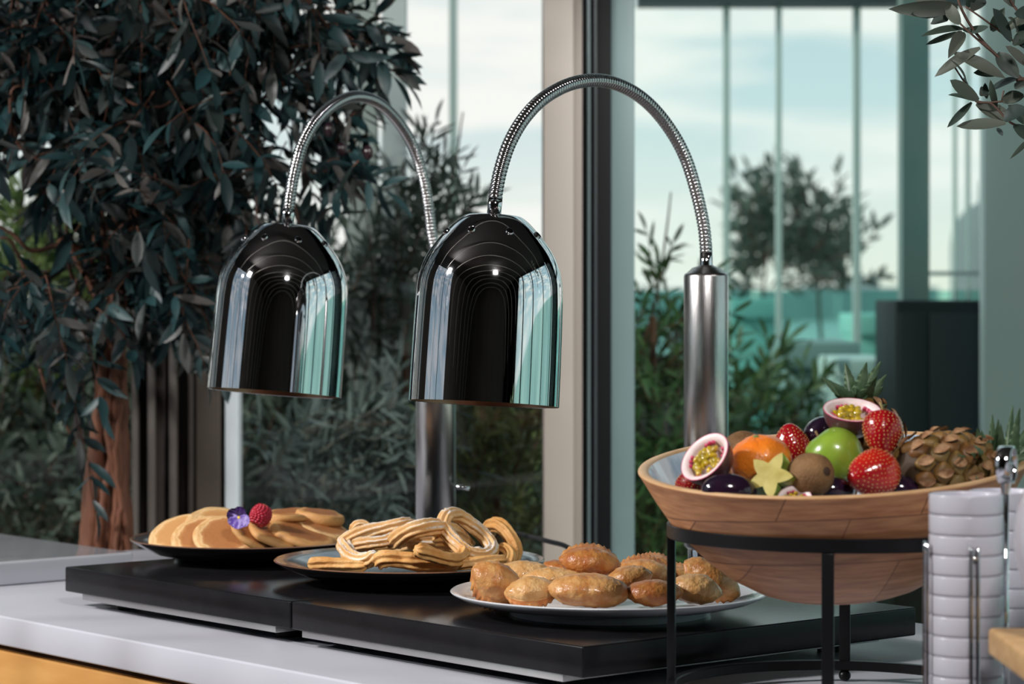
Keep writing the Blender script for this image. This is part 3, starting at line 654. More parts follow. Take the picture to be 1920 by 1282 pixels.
def two_tone(m):   # underside of the stoneware is unglazed dark grey: colour by the thing's own face direction
    nt = m.node_tree; b = nt.nodes['Principled BSDF']; N = nt.nodes.new; Lk = nt.links.new
    tc = N('ShaderNodeTexCoord'); sp = N('ShaderNodeSeparateXYZ'); Lk(tc.outputs['Normal'], sp.inputs[0])
    gt_ = N('ShaderNodeMath'); gt_.operation = 'LESS_THAN'; gt_.inputs[1].default_value = -.15; Lk(sp.outputs[2], gt_.inputs[0])
    mx = N('ShaderNodeMixRGB'); src = b.inputs['Base Color'].links[0].from_socket
    Lk(gt_.outputs[0], mx.inputs[0]); Lk(src, mx.inputs[1]); mx.inputs[2].default_value = (.022, .021, .023, 1); Lk(mx.outputs[0], b.inputs['Base Color'])
two_tone(dark_pl); two_tone(dark_pl2)
plate(.110, 2.93, .179, white_pl, 'large white serving plate holding fried pasties, nearest the camera', foot=.62)
plate(-.128, 3.247, .168, dark_pl, 'blue grey stoneware plate with brown rim holding the churros', h=.028)
plate(-.354, 3.514, .160, dark_pl2, 'dark stoneware plate with brown rim holding the pancakes', h=.030)

# ------------------------------------------------------------------ pancakes
PR = .046
def pk_mat(name, face, mid, pale, edge):
    return radial(name, [(0, face), (.62, face), (.74, mid), (.80, pale), (.88, edge), (.94, pale), (1.0, edge)], rough=.62, sc_=PR, warp=.020, wscale=60, bump=.35, bscale=220, sss=.1)
pk_a = pk_mat('pancake_golden', (.46, .19, .065), (.54, .25, .09), (.82, .54, .27), (.68, .38, .15))
pk_b = pk_mat('pancake_pale', (.60, .30, .11), (.68, .38, .15), (.82, .56, .29), (.70, .42, .18))
pk_c = pk_mat('pancake_brown', (.36, .13, .038), (.44, .18, .055), (.58, .30, .11), (.62, .32, .11))
def pancake(px, py, Y, r, a, b, m, label, t=.0095, seed=0, yaw=0, bend=0):
    prof = [(0, 0), (.5, 0), (.85, .02), (.95, .10), (1.0, .35), (1.0, .6), (.96, .86), (.88, .97), (.7, 1.0), (.4, 1.02), (0, 1.02)]
    pp = []
    for (r0, z0), (r1, z1) in zip(prof, prof[1:]): pp += [(r0+(r1-r0)*k/2, z0+(z1-z0)*k/2) for k in range(2)]
    pp.append(prof[-1])
    g = lathe([(q*PR, (z-.5)*t) for q, z in pp], 56)
    for p in g.v:
        n = noise.noise(Vector((p.x*28+seed*7, p.y*28, seed))); rr = math.hypot(p.x, p.y)/PR
        f = 1+.05*n*rr; p.x *= f; p.y *= f
        p.z += noise.noise(Vector((p.x*45, p.y*45, seed*3)))*.0018*rr - bend*(p.x**2-p.y**2*.2)
    s = r/PR
    M = T(at(px, py, Y)) @ Rz(yaw) @ Ry(b) @ Rx(a) @ Matrix.Diagonal((s, s, 1, 1))
    return solo(g, 'pancake', m, M, label, 'pancake', 'pancakes on the dark plate')
pancake(385, 992, 3.56, .047, 26, -14, pk_b, 'pale pancake at the back of the left fan, highest one left of the flower', seed=1)
pancake(410, 990, 3.52, .046, 30, 12, pk_b, 'pale pancake tucked just left of and under the purple flower', seed=2)
pancake(338, 1000, 3.505, .045, 28, -10, pk_b, 'leftmost pancake on the dark plate, pale golden', seed=3, yaw=-10)
pancake(382, 1007, 3.46, .044, 31, -4, pk_a, 'golden pancake with a pale ring, second from the front of the left fan', seed=4)
pancake(424, 1007, 3.43, .044, 32, 6, pk_a, 'front pancake of the left fan, round browned face toward the viewer', seed=5)
pancake(473, 1004, 3.43, .033, 14, 36, pk_c, 'small browned pancake leaning steeply beside the front of the left fan', t=.009, seed=6)
pancake(521, 1005, 3.44, .042, 10, 22, pk_c, 'browned pancake leaning edge on, second of the slanted right row', t=.011, seed=7)
pancake(567, 1004, 3.45, .046, 9, 17, pk_c, 'browned pancake leaning edge on, third of the slanted right row', t=.012, seed=8)
pancake(606, 996, 3.50, .042, 8, 17, pk_a, 'thick pancake leaning edge on at the right of the slanted row', t=.014, seed=9)
pancake(630, 1004, 3.54, .040, 6, 12, pk_a, 'rightmost pancake on the dark plate, next to the churros plate', t=.011, seed=10)
pancake(523, 975, 3.50, .037, -3, -13, pk_c, 'browned pancake lying on top right of the raspberry with its shaded underside showing', t=.010, seed=11, bend=3)
pancake(600, 969, 3.53, .033, 3, 9, pk_c, 'small thick pancake topmost at the right end of the heap', t=.015, seed=12)
pancake(541, 965, 3.57, .034, 3, -3, pk_c, 'pancake peeping out at the back between the two topmost ones', t=.011, seed=13)
pancake(560, 985, 3.56, .045, 3, 2, pk_a, 'pancake lying level in the middle of the heap under the topmost ones', t=.012, seed=14)
pancake(500, 992, 3.53, .045, 5, 4, pk_a, 'pancake lying level at the back under the raspberry', t=.012, seed=15)

# viola and raspberry
fc = at(448, 971, 3.385)
vr = empty('viola_flower', T(fc) @ Rx(78) @ Ry(-12), 'purple viola flower with yellow eye resting on the pancakes', 'flower')
pm = mat('petal_purple', (.13, .055, .42), .5, col2=(.50, .40, .80), nscale=160, ramp=(.4, .7), transl=.15)
pd = mat('petal_dark', (.018, .006, .045), .5, col2=(.06, .02, .15), nscale=120)
def petal(ang, ln, wd, m, z, tilt=.2):
    g = G(); vs = []; fs = []; n1, n2 = 6, 8
    for i in range(n1+1):
        t = i/n1; ww = wd*math.sin(math.pi*(t*.80+.06))**.6
        for k in range(n2+1):
            s = k/n2*2-1
            vs.append((ln*t*(1-.12*s*s), ww*s, z+tilt*ln*t*t+.0012*math.sin(9*s+ang)*t+.0004))
    for i in range(n1):
        for k in range(n2): a = i*(n2+1)+k; fs.append((a, a+1, a+n2+2, a+n2+1))
    g.add(vs, fs); h = G().merge(g, Rz(ang)); h.obj('petal', m, vr, True, world=False)
petal(150, .0165, .009, pd, -.001, .3); petal(85, .015, .009, pd, -.0012, .2); petal(200, .015, .0085, pm, 0, .15); petal(330, .0165, .009, pm, .0003, .1); petal(262, .0145, .0105, pm, .0008, .1)
ellipsoid(.0028, .0028, .0014, 12, 8).obj('eye', mat('viola_eye', (.85, .55, .03), .5), vr, True, world=False)
rb = empty('raspberry', T(at(489, 966, 3.42)) @ Ry(25) @ Rx(-18), 'red raspberry beside the purple flower on the pancakes', 'berry')
g = ellipsoid(.0115, .0115, .0125, 20, 14)
nd = 0
for i in range(9):
    z = -.0125+.0028*i+.0012; rr = .0122*math.sqrt(max(.05, 1-(z/.0145)**2)); c = max(4, int(rr*2*math.pi/.0043))
    for k in range(c):
        a = 2*math.pi*(k+.5*(i % 2))/c; e_ = ellipsoid(.0026, .0026, .0026, 10, 7); g.merge(e_, T((rr*math.cos(a), rr*math.sin(a), z)))
g.obj('drupelets', mat('raspberry_red', (.42, .012, .035), .28, sss=.2, coat=.2), rb, True, world=False)
G().merge(lathe([(.007, 0), (.004, .003), (0, .002)], 10), T((0, 0, .0118))).obj('hull_ring', mat('hull_orange', (.75, .18, .06), .5), rb, True, world=False)

# ------------------------------------------------------------------ churros
def dusted(name, c1, c2, sugar=True):
    m = mat(name, c1, .52, col2=c2, nscale=55, ramp=(.35, .7), bump=.45, bscale=260, sss=.12)
    if sugar:   # powdered sugar sifted from above lies on upward faces in a broken speckle
        nt = m.node_tree; b = nt.nodes['Principled BSDF']; N = nt.nodes.new; Lk = nt.links.new
        tc = N('ShaderNodeTexCoord'); sp = N('ShaderNodeSeparateXYZ'); Lk(tc.outputs['Normal'], sp.inputs[0])
        nz = N('ShaderNodeTexNoise'); nz.inputs['Scale'].default_value = 420; nz.inputs['Detail'].default_value = 3; Lk(tc.outputs['Object'], nz.inputs['Vector'])
        n2_ = N('ShaderNodeTexNoise'); n2_.inputs['Scale'].default_value = 22; Lk(tc.outputs['Object'], n2_.inputs['Vector'])
        a1 = N('ShaderNodeMath'); a1.operation = 'MULTIPLY_ADD'; Lk(nz.outputs[0], a1.inputs[0]); a1.inputs[1].default_value = 1.1; Lk(sp.outputs[2], a1.inputs[2])
        a2 = N('ShaderNodeMath'); a2.operation = 'MULTIPLY_ADD'; Lk(n2_.outputs[0], a2.inputs[0]); a2.inputs[1].default_value = 1.2; Lk(a1.outputs[0], a2.inputs[2])
        rp = N('ShaderNodeValToRGB'); rp.color_ramp.elements[0].position = .0; rp.color_ramp.elements[1].position = 1; 
        mr = N('ShaderNodeMapRange'); mr.inputs[1].default_value = 1.72; mr.inputs[2].default_value = 2.2; Lk(a2.outputs[0], mr.inputs[0])
        mx = N('ShaderNodeMixRGB'); src = b.inputs['Base Color'].links[0].from_socket
        Lk(mr.outputs[0], mx.inputs[0]); Lk(src, mx.inputs[1]); mx.inputs[2].default_value = (.84, .82, .80, 1); Lk(mx.outputs[0], b.inputs['Base Color'])
    return m
ch_m = dusted('churro_dusted', (.72, .40, .15), (.82, .53, .25)); ch_y = dusted('churro_yellow', (.66, .31, .085), (.80, .47, .18), False)
def churro(pts, r, m, label, closed=False, twist=.02, lobes=8, ends=True):
    P = resample(catmull([at(*p) for p in pts], 10, closed), .0022)
    def rad(i, n):
        if closed: return r
        e_ = min(i, n-1-i)*.0022/r
        return r*(.45+.55*min(1, math.sqrt(max(0, e_*1.6))))*(1+.04*math.sin(i*.31))
    g = sweep(P, rad, lobes*6, lambda a: 1+.16*math.cos(lobes*a)-.05*abs(math.sin(lobes*a/2)), closed, True, twist)
    c = sum(P, Vector())/len(P); g.v = [p-c for p in g.v]
    for i, p in enumerate(g.v): g.v[i] = p+noise.noise_vector((p+c)*140)*.0007
    return solo(g, 'churro', m, T(c), label, 'churro', 'churros heaped on the blue grey plate')
churro([(838, 966, 3.17), (832, 985, 3.165), (846, 1008, 3.15), (868, 1030, 3.14), (893, 1042, 3.14), (914, 1040, 3.15), (922, 1026, 3.17), (906, 1003, 3.19), (882, 982, 3.20), (858, 966, 3.19)], .0082, ch_m, 'churro loop standing upright on top of the heap, its long oval hole facing the viewer', closed=True)
churro([(914, 1003, 3.27), (920, 985, 3.24), (936, 985, 3.22), (952, 1000, 3.21), (964, 1024, 3.20), (962, 1044, 3.20), (945, 1050, 3.20)], .0085, ch_y, 'curved churro standing at the right end of the heap', lobes=6)
churro([(934, 1034, 3.19), (946, 1028, 3.18), (956, 1038, 3.17), (954, 1052, 3.16), (938, 1054, 3.17)], .0065, ch_y, 'small curl of churro at the foot of the right end of the heap', lobes=6)
churro([(735, 1020, 3.16), (752, 1005, 3.15), (776, 993, 3.14), (806, 988, 3.15), (836, 992, 3.17), (862, 1008, 3.20), (880, 1030, 3.22)], .0100, ch_m, 'thick sugar dusted churro arching across the middle of the heap')
churro([(700, 1030, 3.25), (730, 1024, 3.22), (770, 1018, 3.20), (812, 1022, 3.20), (850, 1030, 3.21), (880, 1042, 3.22)], .0105, ch_m, 'churro buried in the middle of the heap under the arching one')
churro([(652, 1035, 3.20), (646, 1018, 3.22), (668, 1004, 3.22), (705, 994, 3.22), (748, 986, 3.22), (776, 984, 3.24)], .0090, ch_m, 'sugar dusted churro strand sloping along the upper left of the heap')
churro([(662, 1022, 3.17), (690, 1019, 3.16), (722, 1016, 3.16), (746, 1006, 3.18), (772, 1000, 3.20)], .0080, ch_m, 'churro strand lying along the left of the heap just under the upper one')
churro([(648, 1026, 3.15), (656, 1042, 3.13), (676, 1050, 3.12), (696, 1048, 3.11), (708, 1036, 3.105)], .0088, ch_m, 'curled churro end at the lower left of the heap')
churro([(672, 1012, 3.30), (668, 990, 3.29), (680, 986, 3.29), (694, 998, 3.29), (702, 1012, 3.30)], .0078, ch_m, 'short sugared churro sticking up at the back left of the heap')
churro([(578, 1057, 3.13), (610, 1056, 3.125), (645, 1058, 3.12), (690, 1061, 3.11)], .0070, ch_y, 'straight golden churro lying flat at the left edge of the plate', lobes=6)
churro([(708, 1056, 3.10), (722, 1047, 3.09), (750, 1049, 3.09), (785, 1054, 3.09), (830, 1058, 3.10), (860, 1056, 3.11)], .0095, ch_y, 'thick churro lying across the front below the star shaped end')
churro([(779, 1030, 3.06), (800, 1036, 3.07), (828, 1046, 3.08), (854, 1050, 3.10), (870, 1040, 3.13), (862, 1022, 3.15), (838, 1012, 3.16), (812, 1012, 3.17)], .0082, ch_y, 'curled churro whose star shaped cut end faces the viewer', lobes=7)
churro([(812, 1066, 3.12), (846, 1060, 3.11), (890, 1055, 3.11), (930, 1050, 3.12), (948, 1051, 3.13)], .0066, ch_y, 'slim flat churro along the front right edge of the plate', lobes=6)
churro([(690, 1046, 3.25), (740, 1040, 3.26), (800, 1040, 3.27), (860, 1042, 3.28), (910, 1040, 3.28)], .0095, ch_m, 'churro lying level at the back bottom of the heap')

# ------------------------------------------------------------------ pasties
pz = {}
def pz_mat(name, a, b, ramp=(.35, .65)):
    return mat(name, a, .36, col2=b, nscale=60, ramp=ramp, bump=.9, bscale=200, sss=.05, coat=.12, detail=8)
pm1 = pz_mat('pastry_golden', (.42, .155, .038), (.64, .35, .13)); pm2 = pz_mat('pastry_pale', (.55, .27, .085), (.72, .45, .20)); pm3 = pz_mat('pastry_deep', (.34, .095, .02), (.50, .22, .06))
pe = mat('pastry_edge', (.42, .13, .035), .4, col2=(.62, .30, .10), nscale=80, bump=.4, bscale=150)
def pasty(px, py, Y, wpx, hpx, dep, m, label, roll=0, yaw=0, pitch=0, fl=-130, seed=0, flange=.34, pow_=2.0, lop=0):
    a = wpx/2/F*Y*1.02; rz = hpx/2/F*Y; ry = dep/2
    nt_, nr = 44, 40; vs = []; fs = []; ms = []
    for i in range(nt_+1):
        t = -1+2*i/nt_; t = math.sin(t*math.pi/2)*.999 if abs(t) < 1 else t*.999
        Rr = max(.02, (1-abs(t)**pow_))**.66
        for k in range(nr):
            ph = 2*math.pi*k/nr; d = (math.degrees(ph)-fl+180) % 360-180
            fx = flange*math.exp(-(d/7.0)**2)*(1+.30*math.sin(t*34+seed))*(.35+Rr)
            rr = Rr*(1+fx/max(.35, Rr))
            vs.append(Vector((a*t*(1+.02*math.sin(ph*2)), ry*rr*math.cos(ph), rz*(rr*math.sin(ph)+lop*t*t))))
    for i in range(nt_):
        for k in range(nr):
            k2 = (k+1) % nr; fs.append((i*nr+k, (i+1)*nr+k, (i+1)*nr+k2, i*nr+k2))
            d = (360*(k+.5)/nr-fl+180) % 360-180; ms.append(1 if abs(d) < 13 else 0)
    fs += [tuple(range(nr)), tuple(reversed(range(nt_*nr, nt_*nr+nr)))]; ms += [1, 1]
    g = G(); g.v = vs; g.f = fs; g.m = ms
    for i, p in enumerate(g.v):
        n = noise.noise_vector(p*55+Vector((seed*5.3, 0, 0))); bub = max(0, noise.noise(p*150+Vector((seed*9.1, 3, 0)))-.12)
        g.v[i] = p+n*.0013+p.normalized()*bub*.0026
    return solo(g, 'fried_pasty', [m, pe], T(at(px, py, Y)) @ Rz(yaw) @ Ry(roll) @ Rx(pitch), label, 'pasty', 'fried pasties on the white plate')
pasty(931, 1091, 2.86, 104, 72, .050, pm1, 'leftmost pasty on the white plate, with a pointed upper left corner and an oily shine', roll=28, yaw=8, fl=-100, seed=1, lop=.1)
pasty(985, 1074, 2.98, 105, 46, .050, pm2, 'pale pasty behind the leftmost one, touching the churros in view', roll=4, fl=-60, seed=2)
pasty(996, 1108, 2.82, 98, 54, .046, pm2, 'small pale pasty with a browned crimped lower edge, second from the left in front', roll=-4, fl=-128, seed=3)
pasty(1041, 1084, 2.91, 118, 40, .046, pm2, 'low pale pasty lying between the front row and the topmost pasty', roll=3, fl=-60, seed=4)
pasty(1105, 1107, 2.80, 152, 60, .056, pm1, 'largest pasty at the front centre of the plate, smooth with a crimped right end', roll=3, fl=18, seed=5, pow_=3.2, flange=.2)
pasty(1106, 1054, 2.93, 112, 58, .054, pm3, 'deep golden pasty topmost on the heap', roll=6, fl=62, seed=6, flange=.22)
pasty(1176, 1085, 2.88, 92, 48, .046, pm1, 'blistered pasty in the second row just right of the front centre one', roll=-14, fl=-40, seed=7)
pasty(1207, 1072, 2.98, 100, 48, .050, pm1, 'pasty at the back left of the black stand leg', roll=4, fl=60, seed=8)
pasty(1226, 1111, 2.80, 108, 50, .050, pm3, 'browned pasty in front crossed by the black stand leg', roll=0, fl=20, seed=9, flange=.22)
pasty(1305, 1104, 2.83, 96, 56, .050, pm2, 'smooth pale pasty just right of the black stand leg, with stitched crimps', roll=8, fl=28, seed=10)
pasty(1336, 1084, 2.90, 118, 60, .050, pm1, 'rightmost pasty, its dark crimped edge slanting down to the plate', roll=32, fl=-120, seed=11)
pasty(1226, 1058, 3.03, 80, 34, .046, pm3, 'pasty farthest back, only its browned top showing beside the stand leg', roll=2, fl=60, seed=12)
pasty(1052, 1064, 3.04, 66, 26, .040, pm3, 'dark reddish pasty corner at the back left of the topmost one', roll=10, fl=0, seed=13)
pasty(1130, 1084, 2.98, 120, 40, .05, pm1, 'pasty lying in the middle under the topmost one', fl=60, seed=14)
pasty(1270, 1080, 3.00, 90, 36, .05, pm1, 'pasty in the back row directly behind the black stand leg', fl=60, seed=15)

# ------------------------------------------------------------------ stand and bowl
SC = Vector((.3245, 2.60, 0)); SR = .170
st = empty('bowl_stand', SC, 'black metal ring stand with square legs carrying the wooden fruit bowl', 'stand')
def ringbar(R0, z0, z1, th):
    return G().merge(lathe([(R0, z0+.001), (R0-.001, z0), (R0-th+.001, z0), (R0-th, z0+.001), (R0-th, z1-.001), (R0-th+.001, z1), (R0-.001, z1), (R0, z1-.001), (R0, z0+.001)], 128), T(SC))
ringbar(SR, .1685, .1820, .0055).obj('top_ring', black_metal, st, True, sharp=35)
ringbar(SR, .012, .022, .010).obj('lower_ring', black_metal, st, True, sharp=35)
for a in (80, 170, 260, 350):
    c = SC+Vector((math.cos(math.radians(a)), math.sin(math.radians(a)), 0))*(SR-.004)
    M = T(c) @ Rz(a); box(0, 0, .090, .008, .0115, .157, .0008, M).obj('leg', black_metal, st, True, sharp=35)
    G().merge(ellipsoid(.0065, .0065, .0062, 16, 10), T(c+Vector((0, 0, .0062)))).obj('ball_foot', black_metal, st)
# wood made of glued blocks
wm = bpy.data.materials.new('acacia_blocks'); wm.use_nodes = True; nt = wm.node_tree; b = nt.nodes['Principled BSDF']; N = nt.nodes.new; Lk = nt.links.new
tc = N('ShaderNodeTexCoord'); sp_ = N('ShaderNodeSeparateXYZ'); Lk(tc.outputs['Object'], sp_.inputs[0])
ma = N('ShaderNodeMath'); ma.operation = 'MULTIPLY_ADD'; Lk(sp_.outputs[2], ma.inputs[0]); ma.inputs[1].default_value = -.35; Lk(sp_.outputs[0], ma.inputs[2])
ma2 = N('ShaderNodeMath'); ma2.operation = 'MULTIPLY_ADD'; Lk(sp_.outputs[1], ma2.inputs[0]); ma2.inputs[1].default_value = .12; Lk(sp_.outputs[2], ma2.inputs[2])
cb_ = N('ShaderNodeCombineXYZ'); Lk(ma.outputs[0], cb_.inputs[0]); Lk(ma2.outputs[0], cb_.inputs[1])
mpb = N('ShaderNodeMapping'); mpb.inputs['Location'].default_value = (.045, .004, 0); Lk(cb_.outputs[0], mpb.inputs[0])
bk = N('ShaderNodeTexBrick'); bk.inputs['Scale'].default_value = 1.0; bk.inputs['Brick Width'].default_value = .135; bk.inputs['Row Height'].default_value = .045
bk.inputs['Mortar Size'].default_value = .0009; bk.inputs['Mortar Smooth'].default_value = .4; bk.inputs['Bias'].default_value = 0
bk.inputs['Color1'].default_value = (.74, .74, .74, 1); bk.inputs['Color2'].default_value = (1.12, 1.08, 1.04, 1); bk.inputs['Mortar'].default_value = (.42, .34, .30, 1); Lk(mpb.outputs[0], bk.inputs['Vector'])
m2 = N('ShaderNodeMapping'); m2.inputs['Scale'].default_value = (8, 8, 70); m2.inputs['Rotation'].default_value = (0, .42, 0); Lk(tc.outputs['Object'], m2.inputs[0])
gn = N('ShaderNodeTexNoise'); gn.inputs['Scale'].default_value = 3.0; gn.inputs['Detail'].default_value = 7; Lk(m2.outputs[0], gn.inputs['Vector'])
r1 = N('ShaderNodeValToRGB'); r1.color_ramp.elements[0].position = .3; r1.color_ramp.elements[0].color = (.34, .13, .052, 1); r1.color_ramp.elements[1].position = .72; r1.color_ramp.elements[1].color = (.62, .30, .14, 1); Lk(gn.outputs[0], r1.inputs[0])
mx = N('ShaderNodeMixRGB'); mx.blend_type = 'MULTIPLY'; mx.inputs[0].default_value = 1; Lk(r1.outputs[0], mx.inputs[1]); Lk(bk.outputs['Color'], mx.inputs[2]); Lk(mx.outputs[0], b.inputs['Base Color']); b.inputs['Roughness'].default_value = .45
enam = mat('marbled_enamel', (.40, .50, .60), .12, col2=(.80, .85, .90), nscale=14, ramp=(.42, .55), coat=.5)
rimw = mat('rim_wood', (.52, .30, .14), .4, col2=(.66, .43, .24), nscale=20, stretch=(1, 1, 1))
BH = .130
MB_ = T(at(1561, 868, 2.60)) @ Ry(-3.0) @ Rx(5.7) @ T((0, 0, -BH))
bw = empty('fruit_bowl', MB_, 'wide acacia wood bowl with marbled blue grey lining, tilted in the black stand', 'bowl')
BO = [(0, 0), (.060, .0), (.068, .0012), (.084, .007), (.108, .021), (.132, .041), (.157, .068), (.163, .076), (.178, .100), (.1935, .128)]
BO2 = []
for (a, z), (a2, z2) in zip(BO, BO[1:]): BO2 += [(a+(a2-a)*k/3, z+(z2-z)*k/3) for k in range(3)]
BO2.append(BO[-1])
lathe(BO2+[(.1945, .1293), (.1945, .1303)], 128).obj('wooden_body', wm, bw, True, world=False)
lathe([(.1946, .1300), (.1936, .1315), (.1905, .1322), (.1860, .1315), (.1838, .1295)], 128).obj('rim', rimw, bw, True, world=False)
lathe([(.1840, .1298), (.170, .104), (.150, .074), (.125, .047), (.10, .029), (.075, .017), (.05, .013), (0, .012)], 128).obj('lining', enam, bw, True, world=False)

# ------------------------------------------------------------------ fruit
FG = 'fruit in the wooden bowl'
def quatM(c, n, spin=0): return T(c) @ Vector(n).normalized().to_track_quat('Z', 'Y').to_matrix().to_4x4() @ Rz(spin)
seed_m = mat('strawberry_seed', (.80, .52, .16), .35)
def strawberry(px, py, Y, r, ln, n, label, m, calyx=True, n_s=13, spin=0, seedcol=seed_m):
    M = quatM(at(px, py, Y), n, spin)   # local +z = toward the calyx
    def prof(t):   # t 0 tip .. 1 calyx
        return r*(math.sin(math.pi*min(1, t*.86+.02))**.62)*(.72+.38*t)
    g = G(); nv, nu = 40, 48; pr = [(0, -ln/2)]+[(prof(i/nv), -ln/2+ln*(i/nv)) for i in range(1, nv)]+[(0, ln/2-.001)]
    g = lathe(pr, nu)
    root = empty('strawberry', M, label, 'strawberry', FG)
    sd = []
    for i in range(1, n_s+1):
        t = i/(n_s+1); rr = prof(t); c = max(5, int(2*math.pi*rr/.0046))
        for k in range(c): sd.append((t+R.uniform(-.012, .012), 2*math.pi*(k+.5*(i % 2)+R.uniform(-.14, .14))/c))
    S = [Vector((prof(t)*math.cos(a), prof(t)*math.sin(a), -ln/2+ln*t)) for t, a in sd]
    for i, p in enumerate(g.v):
        d = min((p-q).length for q in S); g.v[i] = p*(1-.0012*math.exp(-(d/.0012)**2)/r)
        g.v[i] += noise.noise_vector(p*60)*.0012
    g.obj('flesh', m, root, True, world=False)
    gs_ = G()
    for q in S:
        nn = Vector((q.x, q.y, q.z*.4)).normalized(); D = T(q*(1-.0002/r)+noise.noise_vector(q*60)*.0012) @ nn.to_track_quat('X', 'Z').to_matrix().to_4x4()
        gs_.merge(ellipsoid(.0004, .00042, .00075, 6, 4), D)
    gs_.obj('seeds', seedcol, root, True, world=False)
    if calyx:
        gc = G()
        for k in range(9):
            a = 2*math.pi*k/9; leaf(gc, Vector((0, 0, ln/2-.001)), Vector((math.cos(a), math.sin(a), .35)), Vector((0, 0, 1)), .011, .005, .4)
        gc.merge(sweep([Vector((0, 0, ln/2-.002)), Vector((.001, 0, ln/2+.006)), Vector((.003, 0, ln/2+.010))], .0011, 6))
        gc.obj('calyx', mat('calyx_green', (.16, .17, .05), .6, col2=(.38, .24, .10), nscale=90), root, True, world=False)
    return root
red = mat('strawberry_red', (.26, .003, .008), .20, col2=(.36, .006, .010), nscale=30, sss=.15, coat=.4)
redo = mat('strawberry_orange_red', (.50, .02, .010), .20, col2=(.34, .005, .010), nscale=26, sss=.15, coat=.4)
strawberry(1483, 829, 2.60, .0205, .040, (.2, .3, -1), 'strawberry between the mandarin and the dark plum at the back', red, calyx=False)
strawberry(1655, 816, 2.515, .0205, .046, (.05, .3, 1), 'upright strawberry with dried leaves on top, right of the uppermost passion fruit half', red)
strawberry(1632, 889, 2.475, .0250, .052, (.75, .5, .15), 'large bright strawberry at the front rim below the upright one', redo, calyx=False)
strawberry(1300, 905, 2.545, .0165, .036, (-.3, .6, -.4), 'strawberry at the left rim half hidden under the passion fruit half', red, calyx=False)
# mandarin
org = mat('mandarin_peel', (.80, .17, .012), .26, col2=(.86, .25, .025), nscale=14, bump=.55, bscale=300, btype='noise', sss=.15, coat=.35)
r = empty('mandarin', T(at(1426, 864, 2.535)) @ Ry(-12) @ Rx(10), 'shiny orange mandarin left of the centre of the bowl', 'mandarin', FG)
def mfn(p):
    a = math.atan2(p.y, p.x); return 1-.05*abs(p.z)**8+.008*math.sin(a*9)*max(0, p.z)
g = ellipsoid(.0302, .0302, .0262, 64, 40, mfn)
for i, p in enumerate(g.v): g.v[i] = p+noise.noise_vector(p*90)*.0009+p.normalized()*noise.noise(p*420)*.00045
g.obj('peel', org, r, True, world=False)
G().merge(lathe([(.0035, 0), (.002, .0012), (0, .0012)], 10), T((0, 0, .0248))).obj('button', mat('button_green', (.15, .2, .05), .6), r, True, world=False)
# kiwis; the last ones, low in the bowl, are added to darken its gaps
km = mat('kiwi_skin', (.13, .06, .02), .75, col2=(.25, .13, .05), nscale=50, ramp=(.3, .7), bump=.7, bscale=420)
def kiwi(px, py, Y, rx, ry, rz, M2, label):
    r = empty('kiwi', T(at(px, py, Y)) @ M2, label, 'kiwi', FG)
    g = noised(ellipsoid(rx, ry, rz, 48, 30), .0008, 70); g.obj('skin', km, r, True, world=False)
    G().merge(lathe([(.0048, -.0006), (.0036, .0006), (.001, .0014), (0, .0012)], 14), T((rx*.985, 0, 0)) @ Ry(90)).obj('stem_scar', mat('kiwi_scar', (.05, .025, .012), .8), r, True, world=False)
kiwi(1519, 891, 2.475, .0262, .021, .0215, Rz(-58) @ Ry(-12), 'brown fuzzy kiwi at the front centre with its dark stem scar showing')
kiwi(1395, 845, 2.62, .023, .023, .020, Rz(20), 'kiwi peeping out behind the mandarin at the left')
kiwi(1566, 908, 2.56, .025, .021, .021, Rz(30), 'added kiwi low under the green apple, darkening a gap')
kiwi(1385, 890, 2.58, .022, .020, .020, Rz(60), 'added kiwi low behind the left passion fruit half and the mandarin, darkening a gap')
# green apple
am = mat('green_apple', (.13, .25, .02), .26, col2=(.27, .40, .045), nscale=18, sss=.1, coat=.4)
r = empty('green_apple', T(at(1566, 858, 2.545)) @ Ry(-38) @ Rx(-8), 'bright green apple under the uppermost passion fruit half', 'apple', FG)
pa = [(0, -.0225), (.006, -.0245), (.013, -.0245), (.022, -.018), (.0280, -.006), (.0292, .004), (.0265, .0145), (.020, .0225), (.0125, .0265), (.007, .0268), (.003, .0245), (0, .022)]
pp = catmull([Vector((a, 0, z)) for a, z in pa], 4); g = lathe([(max(0, p.x), p.z) if 0 < i < len(pp)-1 else (0, p.z) for i, p in enumerate(pp)], 48)
noised(g, .0008, 40).obj('peel', am, r, True, world=False)
sweep([Vector((0, 0, .021)), Vector((0, 0, .027)), Vector((.0012, 0, .0325))], .0012, 8).obj('stem', mat('stem_brown', (.2, .11, .05), .7), r, True, world=False)
# plums; all but the first and last are added to darken gaps
plm = mat('dark_plum', (.010, .006, .014), .12, col2=(.022, .008, .022), nscale=30, coat=.6)
for px, py, Y, a, c, ro, lb in ((1541, 810, 2.61, .0195, .0155, -25, 'glossy black plum at the top of the heap, left of the uppermost passion fruit half'),
                             (1470, 905, 2.58, .026, .018, 8, 'added dark plum filling the shaded gap behind the star fruit'),
                             (1425, 915, 2.53, .022, .016, -6, 'added dark plum filling the shaded gap under the mandarin'),
                             (1560, 918, 2.50, .022, .014, 3, 'added dark plum filling the shaded gap between kiwi and large strawberry'),
                             (1690, 918, 2.50, .022, .015, 8, 'added dark plum filling the shaded gap between large strawberry and pineapple'),
                             (1367, 920, 2.475, .027, .017, 4, 'dark plum low at the front left rim beside the star fruit')):
    g = ellipsoid(a, .018, c, 40, 26, lambda p: 1-.05*math.exp(-((p.y+.1*0)/.12)**2)*(1 if p.z > 0 else 0)*.4)
    solo(g, 'plum', plm, T(at(px, py, Y)) @ Ry(ro), lb, 'plum', FG)
